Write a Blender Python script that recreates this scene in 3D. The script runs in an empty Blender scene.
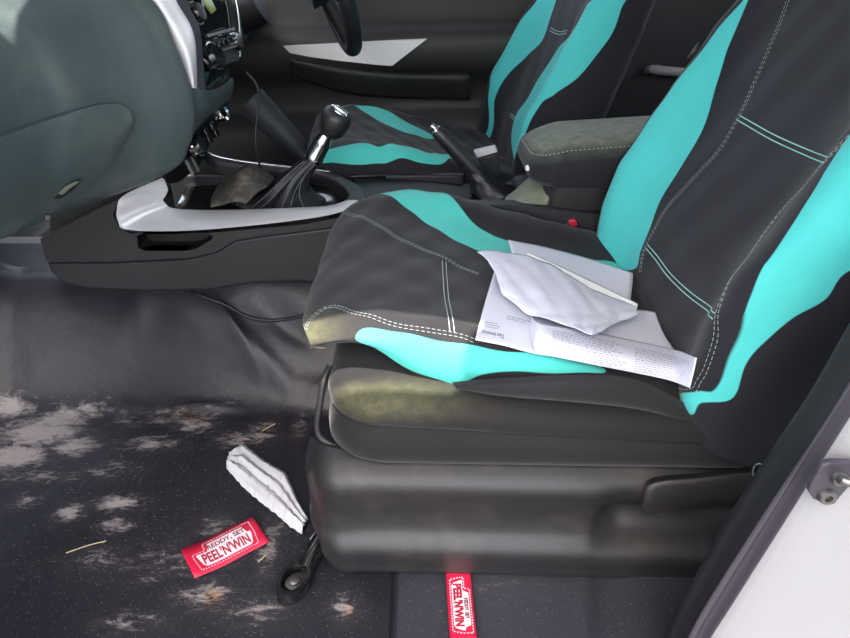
import bpy, math, random
import numpy as np
from mathutils import Vector
from mathutils.geometry import tessellate_polygon
from mathutils.bvhtree import BVHTree

random.seed(7); np.random.seed(7)
SC = bpy.context.scene
COL = SC.collection
V = Vector

# ------------------------------------------------------------------ camera
TH = math.radians(30.0); CT, ST = math.cos(TH), math.sin(TH)
F = 650.0
CAM = V((0, 0, .82))

def P(u, v, Y=None, Z=None, X=None):
    """world point seen at (u, v) in the photograph, lying on one axis plane"""
    a, b = (u - 425) / F, (v - 319) / F
    d = V((a, CT - b * ST, -ST - b * CT))
    if Y is not None: t = Y / d.y
    elif Z is not None: t = (Z - CAM.z) / d.z
    else: t = X / d.x
    return CAM + d * t

def proj(p):
    h = CAM.z - p[2]; y = p[1]
    d = y * CT + h * ST
    return (425 + F * p[0] / d, 319 + F * (h * CT - y * ST) / d)

cd = bpy.data.cameras.new('camera'); cam = bpy.data.objects.new('camera', cd); COL.objects.link(cam)
cam.location = CAM; cam.rotation_euler = (math.radians(60), 0, 0)
cd.sensor_width = 36; cd.lens = F / 850 * 36; cd.clip_start = .01
SC.camera = cam

# ------------------------------------------------------------------ materials
def lin(c):
    return tuple((x / 255 / 12.92) if x / 255 <= .04045 else ((x / 255 + .055) / 1.055) ** 2.4 for x in c) + (1,)

class NT:
    def __init__(s, name):
        s.m = bpy.data.materials.new(name); s.m.use_nodes = True
        s.t = s.m.node_tree; s.b = s.t.nodes['Principled BSDF']
    def n(s, kind, **kw):
        o = s.t.nodes.new(kind)
        for k, v in kw.items():
            if k in o.inputs: o.inputs[k].default_value = v
            else: setattr(o, k, v)
        return o
    def l(s, a, b): s.t.links.new(a, b)

def mat(name, col, rough=.5, metal=0, bump=0, bscale=200, var=0, vscale=6, coat=0, sheen=0, spec=.5, dust=None, dcol=(150, 140, 120), dscale=30):
    k = NT(name); b = k.b
    c = lin(col)
    b.inputs['Base Color'].default_value = c; b.inputs['Roughness'].default_value = rough
    b.inputs['Metallic'].default_value = metal; b.inputs['Coat Weight'].default_value = coat
    b.inputs['Sheen Weight'].default_value = sheen; b.inputs['Specular IOR Level'].default_value = spec
    tc = k.n('ShaderNodeTexCoord'); src = None
    if var:
        nz = k.n('ShaderNodeTexNoise', Scale=vscale, Detail=5.0); k.l(tc.outputs['Object'], nz.inputs['Vector'])
        r = k.n('ShaderNodeValToRGB'); k.l(nz.outputs[0], r.inputs[0])
        r.color_ramp.elements[0].position = .3; r.color_ramp.elements[1].position = .7
        r.color_ramp.elements[0].color = tuple(x * (1 - var) for x in c[:3]) + (1,)
        r.color_ramp.elements[1].color = tuple(min(1, x * (1 + var)) for x in c[:3]) + (1,)
        src = r.outputs[0]
    if dust:
        nz = k.n('ShaderNodeTexNoise', Scale=dscale, Detail=8.0, Roughness=.7); k.l(tc.outputs['Object'], nz.inputs['Vector'])
        r = k.n('ShaderNodeMapRange'); r.inputs[1].default_value = .5; r.inputs[2].default_value = .75
        r.inputs[4].default_value = dust
        k.l(nz.outputs[0], r.inputs[0])
        mx = k.n('ShaderNodeMix', data_type='RGBA'); mx.inputs[7].default_value = lin(dcol); mx.inputs[6].default_value = c
        if src: k.l(src, mx.inputs[6])
        k.l(r.outputs[0], mx.inputs[0]); src = mx.outputs[2]
    if src: k.l(src, b.inputs['Base Color'])
    if bump:
        nz = k.n('ShaderNodeTexNoise', Scale=bscale, Detail=3.0); k.l(tc.outputs['Object'], nz.inputs['Vector'])
        bp = k.n('ShaderNodeBump', Strength=bump, Distance=.002); k.l(nz.outputs[0], bp.inputs['Height'])
        k.l(bp.outputs[0], b.inputs['Normal'])
    return k.m

def fabric(name, black, teal, dust=(122, 120, 84)):
    """black neoprene with teal inserts; 'inset' is a signed distance stored on the mesh, 'dusty' where pale dust lies"""
    k = NT(name); b = k.b
    b.inputs['Roughness'].default_value = .75; b.inputs['Sheen Weight'].default_value = .12; b.inputs['Sheen Roughness'].default_value = .5
    b.inputs['Specular IOR Level'].default_value = .25
    tc = k.n('ShaderNodeTexCoord')
    at = k.n('ShaderNodeAttribute', attribute_name='inset')
    st = k.n('ShaderNodeMapRange'); st.inputs[1].default_value = -.0007; st.inputs[2].default_value = .0007
    k.l(at.outputs['Fac'], st.inputs[0])
    nz = k.n('ShaderNodeTexNoise', Scale=9.0, Detail=4.0); k.l(tc.outputs['Object'], nz.inputs['Vector'])
    r = k.n('ShaderNodeValToRGB'); k.l(nz.outputs[0], r.inputs[0])
    c = lin(black)
    r.color_ramp.elements[0].position = .3; r.color_ramp.elements[1].position = .75
    r.color_ramp.elements[0].color = tuple(x * .85 for x in c[:3]) + (1,)
    r.color_ramp.elements[1].color = tuple(x * 1.2 for x in c[:3]) + (1,)
    mx = k.n('ShaderNodeMix', data_type='RGBA'); k.l(st.outputs[0], mx.inputs[0]); k.l(r.outputs[0], mx.inputs[6]); mx.inputs[7].default_value = lin(teal)
    ad = k.n('ShaderNodeAttribute', attribute_name='dusty')
    nd = k.n('ShaderNodeTexNoise', Scale=55.0, Detail=12.0, Roughness=.8); k.l(tc.outputs['Object'], nd.inputs['Vector'])
    rr = k.n('ShaderNodeMapRange'); rr.inputs[1].default_value = .2; rr.inputs[2].default_value = .8; k.l(nd.outputs[0], rr.inputs[0])
    mu = k.n('ShaderNodeMath', operation='MULTIPLY'); k.l(ad.outputs['Fac'], mu.inputs[0]); k.l(rr.outputs[0], mu.inputs[1])
    m2 = k.n('ShaderNodeMix', data_type='RGBA'); k.l(mu.outputs[0], m2.inputs[0]); k.l(mx.outputs[2], m2.inputs[6]); m2.inputs[7].default_value = lin(dust)
    k.l(m2.outputs[2], b.inputs['Base Color'])
    wv = k.n('ShaderNodeTexNoise', Scale=900.0, Detail=2.0); k.l(tc.outputs['Object'], wv.inputs['Vector'])
    bp = k.n('ShaderNodeBump', Strength=.25, Distance=.001); k.l(wv.outputs[0], bp.inputs['Height']); k.l(bp.outputs[0], b.inputs['Normal'])
    return k.m

def vinyl_floor(name, base):
    k = NT(name); b = k.b
    b.inputs['Specular IOR Level'].default_value = .34
    tc = k.n('ShaderNodeTexCoord')
    mp = k.n('ShaderNodeMapping'); mp.inputs['Rotation'].default_value = (0, 0, -.5); mp.inputs['Scale'].default_value = (1, 2.4, 1)
    k.l(tc.outputs['Object'], mp.inputs['Vector'])
    n1 = k.n('ShaderNodeTexNoise', Scale=34.0, Detail=12.0, Roughness=.80, Distortion=.5); k.l(mp.outputs[0], n1.inputs['Vector'])
    at = k.n('ShaderNodeAttribute', attribute_name='dusty')
    ad = k.n('ShaderNodeMath', operation='MULTIPLY_ADD'); k.l(at.outputs['Fac'], ad.inputs[0]); ad.inputs[1].default_value = .42; k.l(n1.outputs[0], ad.inputs[2])
    st = k.n('ShaderNodeMapRange'); st.inputs[1].default_value = .66; st.inputs[2].default_value = .84; st.inputs[4].default_value = .95
    k.l(ad.outputs[0], st.inputs[0])
    # thin grit over everything low
    n2 = k.n('ShaderNodeTexNoise', Scale=300.0, Detail=3.0); k.l(tc.outputs['Object'], n2.inputs['Vector'])
    g = k.n('ShaderNodeMapRange'); g.inputs[1].default_value = .63; g.inputs[2].default_value = .72; g.inputs[4].default_value = .55; k.l(n2.outputs[0], g.inputs[0])
    at2 = k.n('ShaderNodeAttribute', attribute_name='grit')
    gm = k.n('ShaderNodeMath', operation='MULTIPLY'); k.l(g.outputs[0], gm.inputs[0]); k.l(at2.outputs['Fac'], gm.inputs[1])
    hz = k.n('ShaderNodeMath', operation='MULTIPLY'); k.l(at.outputs['Fac'], hz.inputs[0]); hn = k.n('ShaderNodeMapRange'); hn.inputs[1].default_value = .38; hn.inputs[2].default_value = .8; hn.inputs[4].default_value = .42; k.l(n1.outputs[0], hn.inputs[0]); k.l(hn.outputs[0], hz.inputs[1])
    mx0 = k.n('ShaderNodeMath', operation='MAXIMUM'); k.l(st.outputs[0], mx0.inputs[0]); k.l(hz.outputs[0], mx0.inputs[1])
    mxx = k.n('ShaderNodeMath', operation='MAXIMUM'); k.l(mx0.outputs[0], mxx.inputs[0]); k.l(gm.outputs[0], mxx.inputs[1])
    n3 = k.n('ShaderNodeTexNoise', Scale=14.0, Detail=4.0); k.l(tc.outputs['Object'], n3.inputs['Vector'])
    dc = k.n('ShaderNodeValToRGB'); k.l(n3.outputs[0], dc.inputs[0])
    dc.color_ramp.elements[0].position = .58; dc.color_ramp.elements[0].color = lin((160, 150, 146))
    dc.color_ramp.elements[1].position = .72; dc.color_ramp.elements[1].color = lin((164, 132, 104))
    mx = k.n('ShaderNodeMix', data_type='RGBA'); k.l(mxx.outputs[0], mx.inputs[0]); mx.inputs[6].default_value = lin(base); k.l(dc.outputs[0], mx.inputs[7])
    k.l(mx.outputs[2], b.inputs['Base Color'])
    ro = k.n('ShaderNodeMapRange'); ro.inputs[3].default_value = .36; ro.inputs[4].default_value = .95; k.l(mxx.outputs[0], ro.inputs[0]); k.l(ro.outputs[0], b.inputs['Roughness'])
    n4 = k.n('ShaderNodeTexNoise', Scale=350.0, Detail=2.0); k.l(tc.outputs['Object'], n4.inputs['Vector'])
    bp = k.n('ShaderNodeBump', Strength=.25, Distance=.0015); k.l(n4.outputs[0], bp.inputs['Height'])
    n5 = k.n('ShaderNodeTexNoise', Scale=16.0, Detail=3.0); k.l(tc.outputs['Object'], n5.inputs['Vector'])
    b2 = k.n('ShaderNodeBump', Strength=.12, Distance=.02); k.l(n5.outputs[0], b2.inputs['Height']); k.l(bp.outputs[0], b2.inputs['Normal'])
    k.l(b2.outputs[0], b.inputs['Normal'])
    return k.m

M = {
    'dash': mat('dash_plastic', (68, 80, 81), .5, bump=.35, bscale=700, dust=.16, dcol=(150, 150, 140), dscale=9),
    'dash_low': mat('dash_lower_plastic', (54, 56, 59), .5, bump=.3, bscale=700, dust=.12, dscale=11),
    'plastic': mat('black_plastic', (38, 37, 39), .42, bump=.3, bscale=800, dust=.10, dscale=14),
    'plastic_dark': mat('dark_plastic', (24, 24, 26), .5, bump=.2, bscale=600),
    'console': mat('console_plastic', (40, 39, 42), .45, bump=.3, bscale=800, var=.15, vscale=5),
    'gloss': mat('piano_black', (16, 17, 20), .12, coat=.5, dust=.12, dscale=40),
    'silver': mat('silver_paint', (206, 205, 208), .42, metal=.35, bump=.05, bscale=900),
    'chrome': mat('chrome', (215, 215, 215), .12, metal=1),
    'steel': mat('worn_steel', (120, 118, 116), .4, metal=.9, bump=.4, bscale=120),
    'fabric': fabric('seat_cover_fabric', (32, 30, 33), (78, 196, 184)),
    'fabric_back': fabric('backrest_fabric', (26, 26, 34), (74, 190, 187)),  # bluer than the cushion: cool sky light mixed into the colours
    'lid_fabric': fabric('armrest_fabric', (33, 33, 37), (74, 190, 187), (150, 158, 134)),
    'fabric_low': fabric('seat_base_fabric', (26, 24, 26), (66, 196, 186)),
    'thread': mat('pale_thread', (158, 170, 168), .7),
    'thread_teal': mat('teal_thread', (160, 214, 204), .7),
    'thread_dim': mat('grey_thread', (120, 122, 122), .7),
    'leather': mat('black_leather', (32, 32, 34), .38, bump=.5, bscale=260),
    'rubber': mat('black_rubber', (22, 24, 28), .48, bump=.15, bscale=300),
    'floor': vinyl_floor('vinyl_floor', (36, 36, 42)), 'mat': vinyl_floor('vinyl_mat', (52, 53, 60)),
    'paper': mat('white_paper', (214, 215, 228), .8, bump=.1, bscale=90),
    'paper_sunlit': mat('sunlit_white_paper', (252, 252, 252), .8),
    'ink': mat('grey_ink', (138, 138, 150), .8),
    'tissue': mat('white_tissue', (200, 200, 204), .85, bump=.5, bscale=55),
    'red': mat('red_card', (206, 28, 66), .42, var=.12, vscale=40),
    'card_white': mat('white_card', (236, 226, 230), .5),
    'red_ink': mat('dark_red_ink', (176, 22, 54), .5),
    'maroon': mat('maroon_ink', (128, 40, 60), .5),
    'body': mat('white_car_paint', (140, 139, 142), .3, coat=.4),
    'primer': mat('grey_seam_paint', (58, 55, 64), .5),
    'grab': mat('grey_plastic', (150, 148, 150), .4),
    'belt_red': mat('red_button_plastic', (190, 34, 60), .35),
    'lid_cloth': mat('armrest_cloth', (52, 52, 50), .8, sheen=.3, bump=.4, bscale=900, var=.3, vscale=14, dust=.55, dcol=(152, 156, 128), dscale=7),
    'dusty_plastic': mat('dusty_plastic', (118, 122, 104), .6, bump=.2, dust=.6, dcol=(170, 172, 150), dscale=12),
    'head': mat('headliner_cloth', (178, 176, 170), .9),
    'panel': mat('door_panel', (40, 38, 37), .55, bump=.2, var=.2, vscale=4),
    'ground': mat('grey_gravel', (96, 94, 91), .9, var=.2, vscale=8),
    'straw': mat('dry_straw', (190, 170, 130), .8),
    'reflection': mat('green_reflection', (150, 165, 90), .3),
}

# ------------------------------------------------------------------ geometry helpers
def cr(pts, n, closed=False):
    """n points on the Catmull-Rom curve through pts"""
    pts = [np.array(p, float) for p in pts]; m = len(pts)
    if closed: ext = [pts[-1]] + pts + [pts[0], pts[1]]; segs = m
    else: ext = [2 * pts[0] - pts[1]] + pts + [2 * pts[-1] - pts[-2]]; segs = m - 1
    out = []
    for k in range(n):
        t = k / n * segs if closed else k / (n - 1) * segs
        i = min(int(t), segs - 1); f = t - i
        a, b, c, d = ext[i:i + 4]
        out.append(.5 * (2 * b + (c - a) * f + (2 * a - 5 * b + 4 * c - d) * f * f + (3 * b - a - 3 * c + d) * f ** 3))
    return out

class MB:
    def __init__(s): s.v = []; s.f = []
    def grid(s, rows, wrap=False, flip=False):
        o = len(s.v); n = len(rows[0]); assert all(len(r) == n for r in rows)
        for r in rows: s.v += [tuple(p) for p in r]
        for i in range(len(rows) - 1):
            for j in range(n if wrap else n - 1):
                a, b = o + i * n + j, o + i * n + (j + 1) % n
                q = (a, b, b + n, a + n)
                s.f.append(q[::-1] if flip else q)
        return s
    def loft(s, ctrl, nu, nv, wrap=False, flip=False):
        rows = [cr(r, nv, wrap) for r in ctrl]
        cols = [cr([rows[i][j] for i in range(len(rows))], nu) for j in range(len(rows[0]))]
        return s.grid([[cols[j][i] for j in range(len(cols))] for i in range(nu)], wrap, flip)
    def cap(s, idx, flip=False): s.f.append(tuple(idx[::-1] if flip else idx)); return s
    def tube(s, pts, r, k=10, n=None, caps=True):
        pts = [V(p) for p in (cr(pts, n) if n else pts)]
        rr = r if hasattr(r, '__len__') else [r] * len(pts)
        if n and hasattr(r, '__len__') and len(r) != len(pts):
            rr = np.interp(np.linspace(0, 1, len(pts)), np.linspace(0, 1, len(r)), r)
        ref = None; o = len(s.v)
        for i, p in enumerate(pts):
            d = (pts[min(i + 1, len(pts) - 1)] - pts[max(i - 1, 0)]).normalized()
            if ref is None: ref = d.orthogonal().normalized()
            ref = (ref - d * ref.dot(d)).normalized(); bi = d.cross(ref)
            s.v += [tuple(p + (ref * math.cos(6.28318 * q / k) + bi * math.sin(6.28318 * q / k)) * float(rr[i])) for q in range(k)]
        for i in range(len(pts) - 1):
            for q in range(k):
                a, b = o + i * k + q, o + i * k + (q + 1) % k
                s.f.append((a, b, b + k, a + k))
        if caps:
            s.f.append(tuple(range(o + k - 1, o - 1, -1))); e = o + (len(pts) - 1) * k
            s.f.append(tuple(range(e, e + k)))
        return s
    def box(s, c, h, rot=None):
        o = len(s.v); c = V(c)
        for dx in (-1, 1):
            for dy in (-1, 1):
                for dz in (-1, 1):
                    p = V((dx * h[0], dy * h[1], dz * h[2]))
                    if rot is not None: p = rot @ p
                    s.v.append(tuple(c + p))
        s.f += [tuple(o + i for i in q) for q in ((0, 1, 3, 2), (4, 6, 7, 5), (0, 4, 5, 1), (2, 3, 7, 6), (0, 2, 6, 4), (1, 5, 7, 3))]
        return s
    def prism(s, outer, ext, holes=()):
        """flat outline (3-D points) with holes, thickened by the vector ext"""
        loops = [[V(p) for p in outer]] + [[V(p) for p in h] for h in holes]
        ext = V(ext); o = len(s.v); flat = [p for l in loops for p in l]; N = len(flat)
        s.v += [tuple(p) for p in flat] + [tuple(p + ext) for p in flat]
        for t in tessellate_polygon(loops):
            s.f.append(tuple(o + i for i in t)); s.f.append(tuple(o + N + i for i in t[::-1]))
        b = 0
        for l in loops:
            for i in range(len(l)):
                a, c = o + b + i, o + b + (i + 1) % len(l)
                s.f.append((a, c, c + N, a + N))
            b += len(l)
        return s
    def lathe(s, prof, base, axis, k=28):
        """prof = (radius, height) along axis from base"""
        ax = V(axis).normalized(); e = ax.orthogonal().normalized(); g = ax.cross(e); base = V(base)
        rows = [[tuple(base + ax * h + (e * math.cos(6.28318 * q / k) + g * math.sin(6.28318 * q / k)) * max(r, 1e-5)) for q in range(k)] for r, h in prof]
        return s.grid(rows, wrap=True)

ORG = {}
def obj(name, mb, m, parent=None, bevel=0, sub=0, solid=0, angle=40, fix=True):
    me = bpy.data.meshes.new(name); off = ORG.get(parent.name, V()) if parent else V()
    me.from_pydata([tuple(V(p) - off) for p in mb.v], [], mb.f); me.update()
    if fix:
        import bmesh
        b = bmesh.new(); b.from_mesh(me); bmesh.ops.remove_doubles(b, verts=b.verts, dist=1e-6)
        bmesh.ops.recalc_face_normals(b, faces=b.faces); b.to_mesh(me); b.free()
    me.materials.append(m)
    me.shade_smooth(); me.set_sharp_from_angle(angle=math.radians(angle))
    o = bpy.data.objects.new(name, me); COL.objects.link(o)
    if parent: o.parent = parent; ORG[o.name] = off
    if solid: md = o.modifiers.new('solid', 'SOLIDIFY'); md.thickness = abs(solid); md.offset = -1 if solid > 0 else 1
    if bevel: md = o.modifiers.new('bevel', 'BEVEL'); md.width = bevel; md.segments = 3; md.limit_method = 'ANGLE'; md.angle_limit = math.radians(35); md.harden_normals = False
    if sub: md = o.modifiers.new('sub', 'SUBSURF'); md.levels = sub; md.render_levels = sub
    return o

def tag(o, label, cat, group=None, kind=None):
    o['label'] = label; o['category'] = cat
    if group: o['group'] = group
    if kind: o['kind'] = kind
    return o

def thing(name, label, cat, loc, group=None, kind=None):
    o = bpy.data.objects.new(name, None); COL.objects.link(o); o.location = loc; o.empty_display_size = .05
    ORG[o.name] = V(loc)
    return tag(o, label, cat, group, kind)

def attr(o, name, vals):
    a = o.data.attributes.new(name, 'FLOAT', 'POINT'); a.data.foreach_set('value', np.asarray(vals, np.float32))

def smooth(a, b, x):
    t = max(0., min(1., (x - a) / (b - a))); return t * t * (3 - 2 * t)

def text_mb(body, size, sx, to3, bold=0, align='CENTER'):
    """lettering as thin solid mesh; to3 maps (x, y, z) of the flat text into place"""
    cu = bpy.data.curves.new('t', 'FONT'); cu.body = body; cu.size = size; cu.extrude = .0; cu.offset = bold; cu.align_x = align; cu.align_y = 'CENTER'
    o = bpy.data.objects.new('t', cu); COL.objects.link(o)
    dg = bpy.context.evaluated_depsgraph_get(); dg.update()
    me = o.evaluated_get(dg).to_mesh(); mb = MB()
    mb.v = [tuple(to3(v.co.x * sx, v.co.y)) for v in me.vertices]; mb.f = [tuple(p.vertices) for p in me.polygons]
    o.evaluated_get(dg).to_mesh_clear(); bpy.data.objects.remove(o); bpy.data.curves.remove(cu)
    return mb

# ================================================================== SEATS
SY = .93            # middle of the passenger seat
def pl(x, pts): return float(np.interp(x, [p[0] for p in pts], [p[1] for p in pts]))

# cushion cover: profile front -> rear (x, z) and cross-section (offset y, rise, is_bolster)
CP = cr([(-.100, .315), (-.138, .325), (-.166, .348), (-.171, .376), (-.146, .402), (-.088, .412), (0, .398), (.1, .371), (.2, .343), (.3, .317), (.38, .300), (.46, .292)], 400)
CP = np.array(CP); CPL = np.concatenate([[0], np.cumsum(np.linalg.norm(np.diff(CP, axis=0), axis=1))])
XS = np.array(cr([(0, -.006), (.06, -.004), (.13, .002), (.17, .012), (.205, .026), (.235, .029), (.256, .016), (.268, -.012), (.270, -.04), (.262, -.062)], 300))
XSL = np.concatenate([[0], np.cumsum(np.linalg.norm(np.diff(XS, axis=0), axis=1))])
XO = np.array(cr([(0, -.006), (.06, -.004), (.13, .0), (.18, .006), (.215, .013), (.238, .012), (.252, .001), (.259, -.02), (.259, -.045), (.252, -.07)], 300))
XOL = np.concatenate([[0], np.cumsum(np.linalg.norm(np.diff(XO, axis=0), axis=1))])
CS, CA, CAO = CPL[-1], XSL[-1], XOL[-1]
def cushion(s, a):
    x = np.interp(s, CPL, CP[:, 0]); z = np.interp(s, CPL, CP[:, 1])
    y, r = (np.interp(a, XSL, XS[:, 0]), np.interp(a, XSL, XS[:, 1])) if a > 0 else (np.interp(-a, XOL, XO[:, 0]), np.interp(-a, XOL, XO[:, 1]))
    fr = smooth(-.15, .08, x)
    if r > 0: r *= .35 + .65 * fr
    k = (y / .27)
    front = 1 - smooth(-.15, .0, x)
    x += .034 * k ** 4 * front
    z += r - .018 * k ** 4 * front * smooth(.33, .40, z)
    lip = smooth(.15, .23, -a) * (1 - smooth(-.10, .02, x))      # the outer front corner ends in a short lip
    if z < .40: z = .40 - (.40 - z) * (1 - .80 * lip)
    # soft wrinkles
    z += .0016 * math.sin(x * 41 + a * 23) * math.sin(a * 37 - x * 11) + .001 * math.sin(x * 90 - a * 60)
    return V((x, SY + (y if a > 0 else -y * (.94 + .09 * smooth(-.08, .2, x))), z))

# backrest: closed cross-section (offset y, forward)
BU = V((.335, 0, .942)); BN = V((-.942, 0, .335)); BO = V((.352, SY, .265)); BL = .64
_h = [(0, 0), (.07, .001), (.13, .006), (.17, .022), (.205, .047), (.232, .052), (.252, .034), (.262, 0), (.262, -.05), (.245, -.095), (.19, -.118), (.09, -.122), (0, -.122)]
BX = np.array(cr(_h, 400)); BXL = np.concatenate([[0], np.cumsum(np.linalg.norm(np.diff(BX, axis=0), axis=1))])
BA = BXL[-1]
def backrest(s, a):
    y = np.interp(abs(a), BXL, BX[:, 0]); n = np.interp(abs(a), BXL, BX[:, 1])
    w = pl(s, [(0, .97), (.1, 1.0), (.3, 1.0), (.45, .95), (.6, .84), (.64, .78)])
    bol = pl(s, [(0, .55), (.08, .9), (.2, 1.1), (.35, .95), (.5, .55), (.64, .3)])
    if n > 0: n *= bol
    if abs(a) < BXL[-1] * .4: n += .014 * math.exp(-((s - .17) / .12) ** 2) - .02 * smooth(.45, .64, s)
    tp = smooth(.56, .645, s); 
    n = n * (1 - tp * .6) - tp * .02
    bt = 1 - smooth(0, .05, s)
    n -= bt * .02
    n += .0014 * math.sin(s * 55 + a * 30) * math.sin(a * 41 - s * 20)
    return BO + BU * (s - .05 * tp * 0) + BN * n + V((0, y * w if a > 0 else -1.2 * y * w, 0))

def patch(fn, s0, s1, ns, a0, a1, na):
    S = np.linspace(s0, s1, ns); A = np.linspace(a0, a1, na)
    return S, A, [[fn(s, a) for a in A] for s in S]

def sdist(poly, Q):
    """signed distance (positive inside) of points Q to a closed polygon"""
    poly = np.asarray(poly); Q = np.asarray(Q); best = np.full(len(Q), 1e9); ins = np.zeros(len(Q), bool)
    for i in range(len(poly)):
        a, b = poly[i], poly[(i + 1) % len(poly)]
        ab = b - a; t = np.clip(((Q - a) @ ab) / max(ab @ ab, 1e-12), 0, 1)
        best = np.minimum(best, np.linalg.norm(Q - (a + t[:, None] * ab), axis=1))
        c = (a[1] > Q[:, 1]) != (b[1] > Q[:, 1])
        if abs(b[1] - a[1]) > 1e-12: ins ^= c & (Q[:, 0] < (b[0] - a[0]) * (Q[:, 1] - a[1]) / (b[1] - a[1]) + a[0])
    return np.where(ins, best, -best)

cS, cA, cR = patch(cushion, .058, CS, 130, -CAO, CA, 150)
bS, bA, bR = patch(backrest, 0, BL, 130, -BA, BA, 230)
PH = math.radians(5); DX, DYC = -.135, 1.74
def dtf(p):
    x, y = p.x - .1, -(p.y - SY)
    return V((.1 + DX + x * math.cos(PH) - y * math.sin(PH), DYC + x * math.sin(PH) + y * math.cos(PH), p.z))
# cover pattern in seat coordinates: metres up the cover, metres out from its middle line
PAT = {
    'c_in': [(0.19, 0.247), (0.225, 0.247), (0.272, 0.252), (0.32, 0.243), (0.342, 0.227), (0.371, 0.181), (0.413, 0.149), (0.44, 0.145), (0.542, 0.135), (0.647, 0.158), (0.653, 0.131), (0.531, 0.08), (0.459, 0.076), (0.407, 0.085), (0.374, 0.083), (0.312, 0.117), (0.253, 0.176)],
    'c_out': [(0.18, -0.279), (0.193, -0.256), (0.251, -0.26), (0.306, -0.26), (0.366, -0.252), (0.441, -0.238), (0.512, -0.228), (0.531, -0.238), (0.489, -0.252), (0.405, -0.27), (0.365, -0.288), (0.332, -0.317), (0.299, -0.32), (0.249, -0.331), (0.219, -0.331), (0.19, -0.3)],
    'b_in': [(0.502, 0.217), (0.455, 0.19), (0.42, 0.179), (0.381, 0.163), (0.335, 0.139), (0.279, 0.125), (0.216, 0.12), (0.161, 0.114), (0.098, 0.101), (0.061, 0.102)],
    'b_out': [(0.36, -0.254), (0.26, -0.246), (0.241, -0.248), (0.206, -0.258), (0.171, -0.263), (0.132, -0.265), (0.085, -0.267), (0.072, -0.258), (0.03, -0.221), (0.037, -0.259), (0.062, -0.265), (0.087, -0.288), (0.133, -0.28), (0.162, -0.281), (0.205, -0.292), (0.237, -0.306), (0.275, -0.309)],
    'd_cn': [(0.135, 0.268), (0.156, 0.241), (0.188, 0.24), (0.268, 0.24), (0.322, 0.236), (0.481, 0.062), (0.506, 0.081), (0.46, 0.249), (0.351, 0.272), (0.298, 0.295), (0.212, 0.303)],
    'd_cf': [(0.124, -0.244), (0.166, -0.213), (0.296, -0.235), (0.375, -0.178), (0.471, -0.088), (0.387, -0.064), (0.299, -0.124), (0.219, -0.235)],
    'd_bn': [(0.508, 0.333), (0.473, 0.335), (0.408, 0.332), (0.321, 0.304), (0.255, 0.265), (0.2, 0.258), (0.121, 0.248), (0.06, 0.215), (0.03, 0.15), (0.05, 0.08), (0.116, -0.042), (0.21, -0.017), (0.309, 0.007), (0.375, 0.063), (0.465, 0.247), (0.488, 0.246)],
    'd_bf': [(0.457, -0.21), (0.434, -0.213), (0.283, -0.25), (0.167, -0.219), (0.066, -0.188), (0.005, -0.244), (0.007, -0.217), (0.063, -0.165), (0.156, -0.189), (0.232, -0.177), (0.3, -0.144), (0.351, -0.108), (0.45, -0.134), (0.469, -0.132)],
}
STC = [[(0.139, 0.177), (0.188, 0.117), (0.258, 0.049), (0.322, 0.017), (0.381, -0.014)], [(0.105, -0.236), (0.133, -0.201), (0.157, -0.193), (0.204, -0.233), (0.264, -0.251), (0.326, -0.245), (0.357, -0.248)]]
STCX = [[(0.322, 0.004), (0.322, -0.115), (0.326, -0.245)]]
STB = [[(0.514, 0.128), (0.445, 0.087), (0.395, 0.075), (0.345, 0.057), (0.286, 0.057), (0.2, 0.085), (0.131, 0.093), (0.096, 0.086), (0.066, 0.07)], [(0.389, -0.229), (0.35, -0.211), (0.29, -0.16), (0.241, -0.174), (0.201, -0.218), (0.168, -0.233), (0.14, -0.25), (0.088, -0.254), (0.057, -0.242), (0.0, -0.152)]]
STBX = [[(0.35, 0.057), (0.35, -0.062), (0.36, -0.22)], [(0.112, 0.087), (0.117, -0.062), (0.161, -0.235)]]

def surf_n(fn, s, a):
    e = .003
    return (fn(s + e, a) - fn(s - e, a)).cross(fn(s, a + e) - fn(s, a - e)).normalized()

def stitches(fn, line, tf, sep=.0027, dash=.0044, gap=.0026, r=.00034, side=(-1, 1)):
    """two rows of short dashes (gap 0: two unbroken threads) along a line on a seat surface"""
    mb = MB(); c = np.array(cr(line, 160))
    L = np.concatenate([[0], np.cumsum([(fn(*c[i + 1]) - fn(*c[i])).length for i in range(len(c) - 1)])])
    step = dash + gap; t = 0
    at = lambda d: np.array([np.interp(d, L, c[:, 0]), np.interp(d, L, c[:, 1])])
    while t < L[-1] - dash:
        p, q = at(t), at(t + dash); dv = q - p; nn = np.array([-dv[1], dv[0]]) / max(np.linalg.norm(dv), 1e-9)
        for sd in side:
            pts = []
            for w in ((p, .5 * (p + q), q) if gap else (p, q)):
                w = w + nn * sd * sep; N = surf_n(fn, *w); x = fn(*w)
                if N.dot(V((-1, 0, 1))) < 0: N = -N
                pts.append(tf(x + N * .0006))
            mb.tube(pts, r, k=5)
        t += step
    return mb

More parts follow.
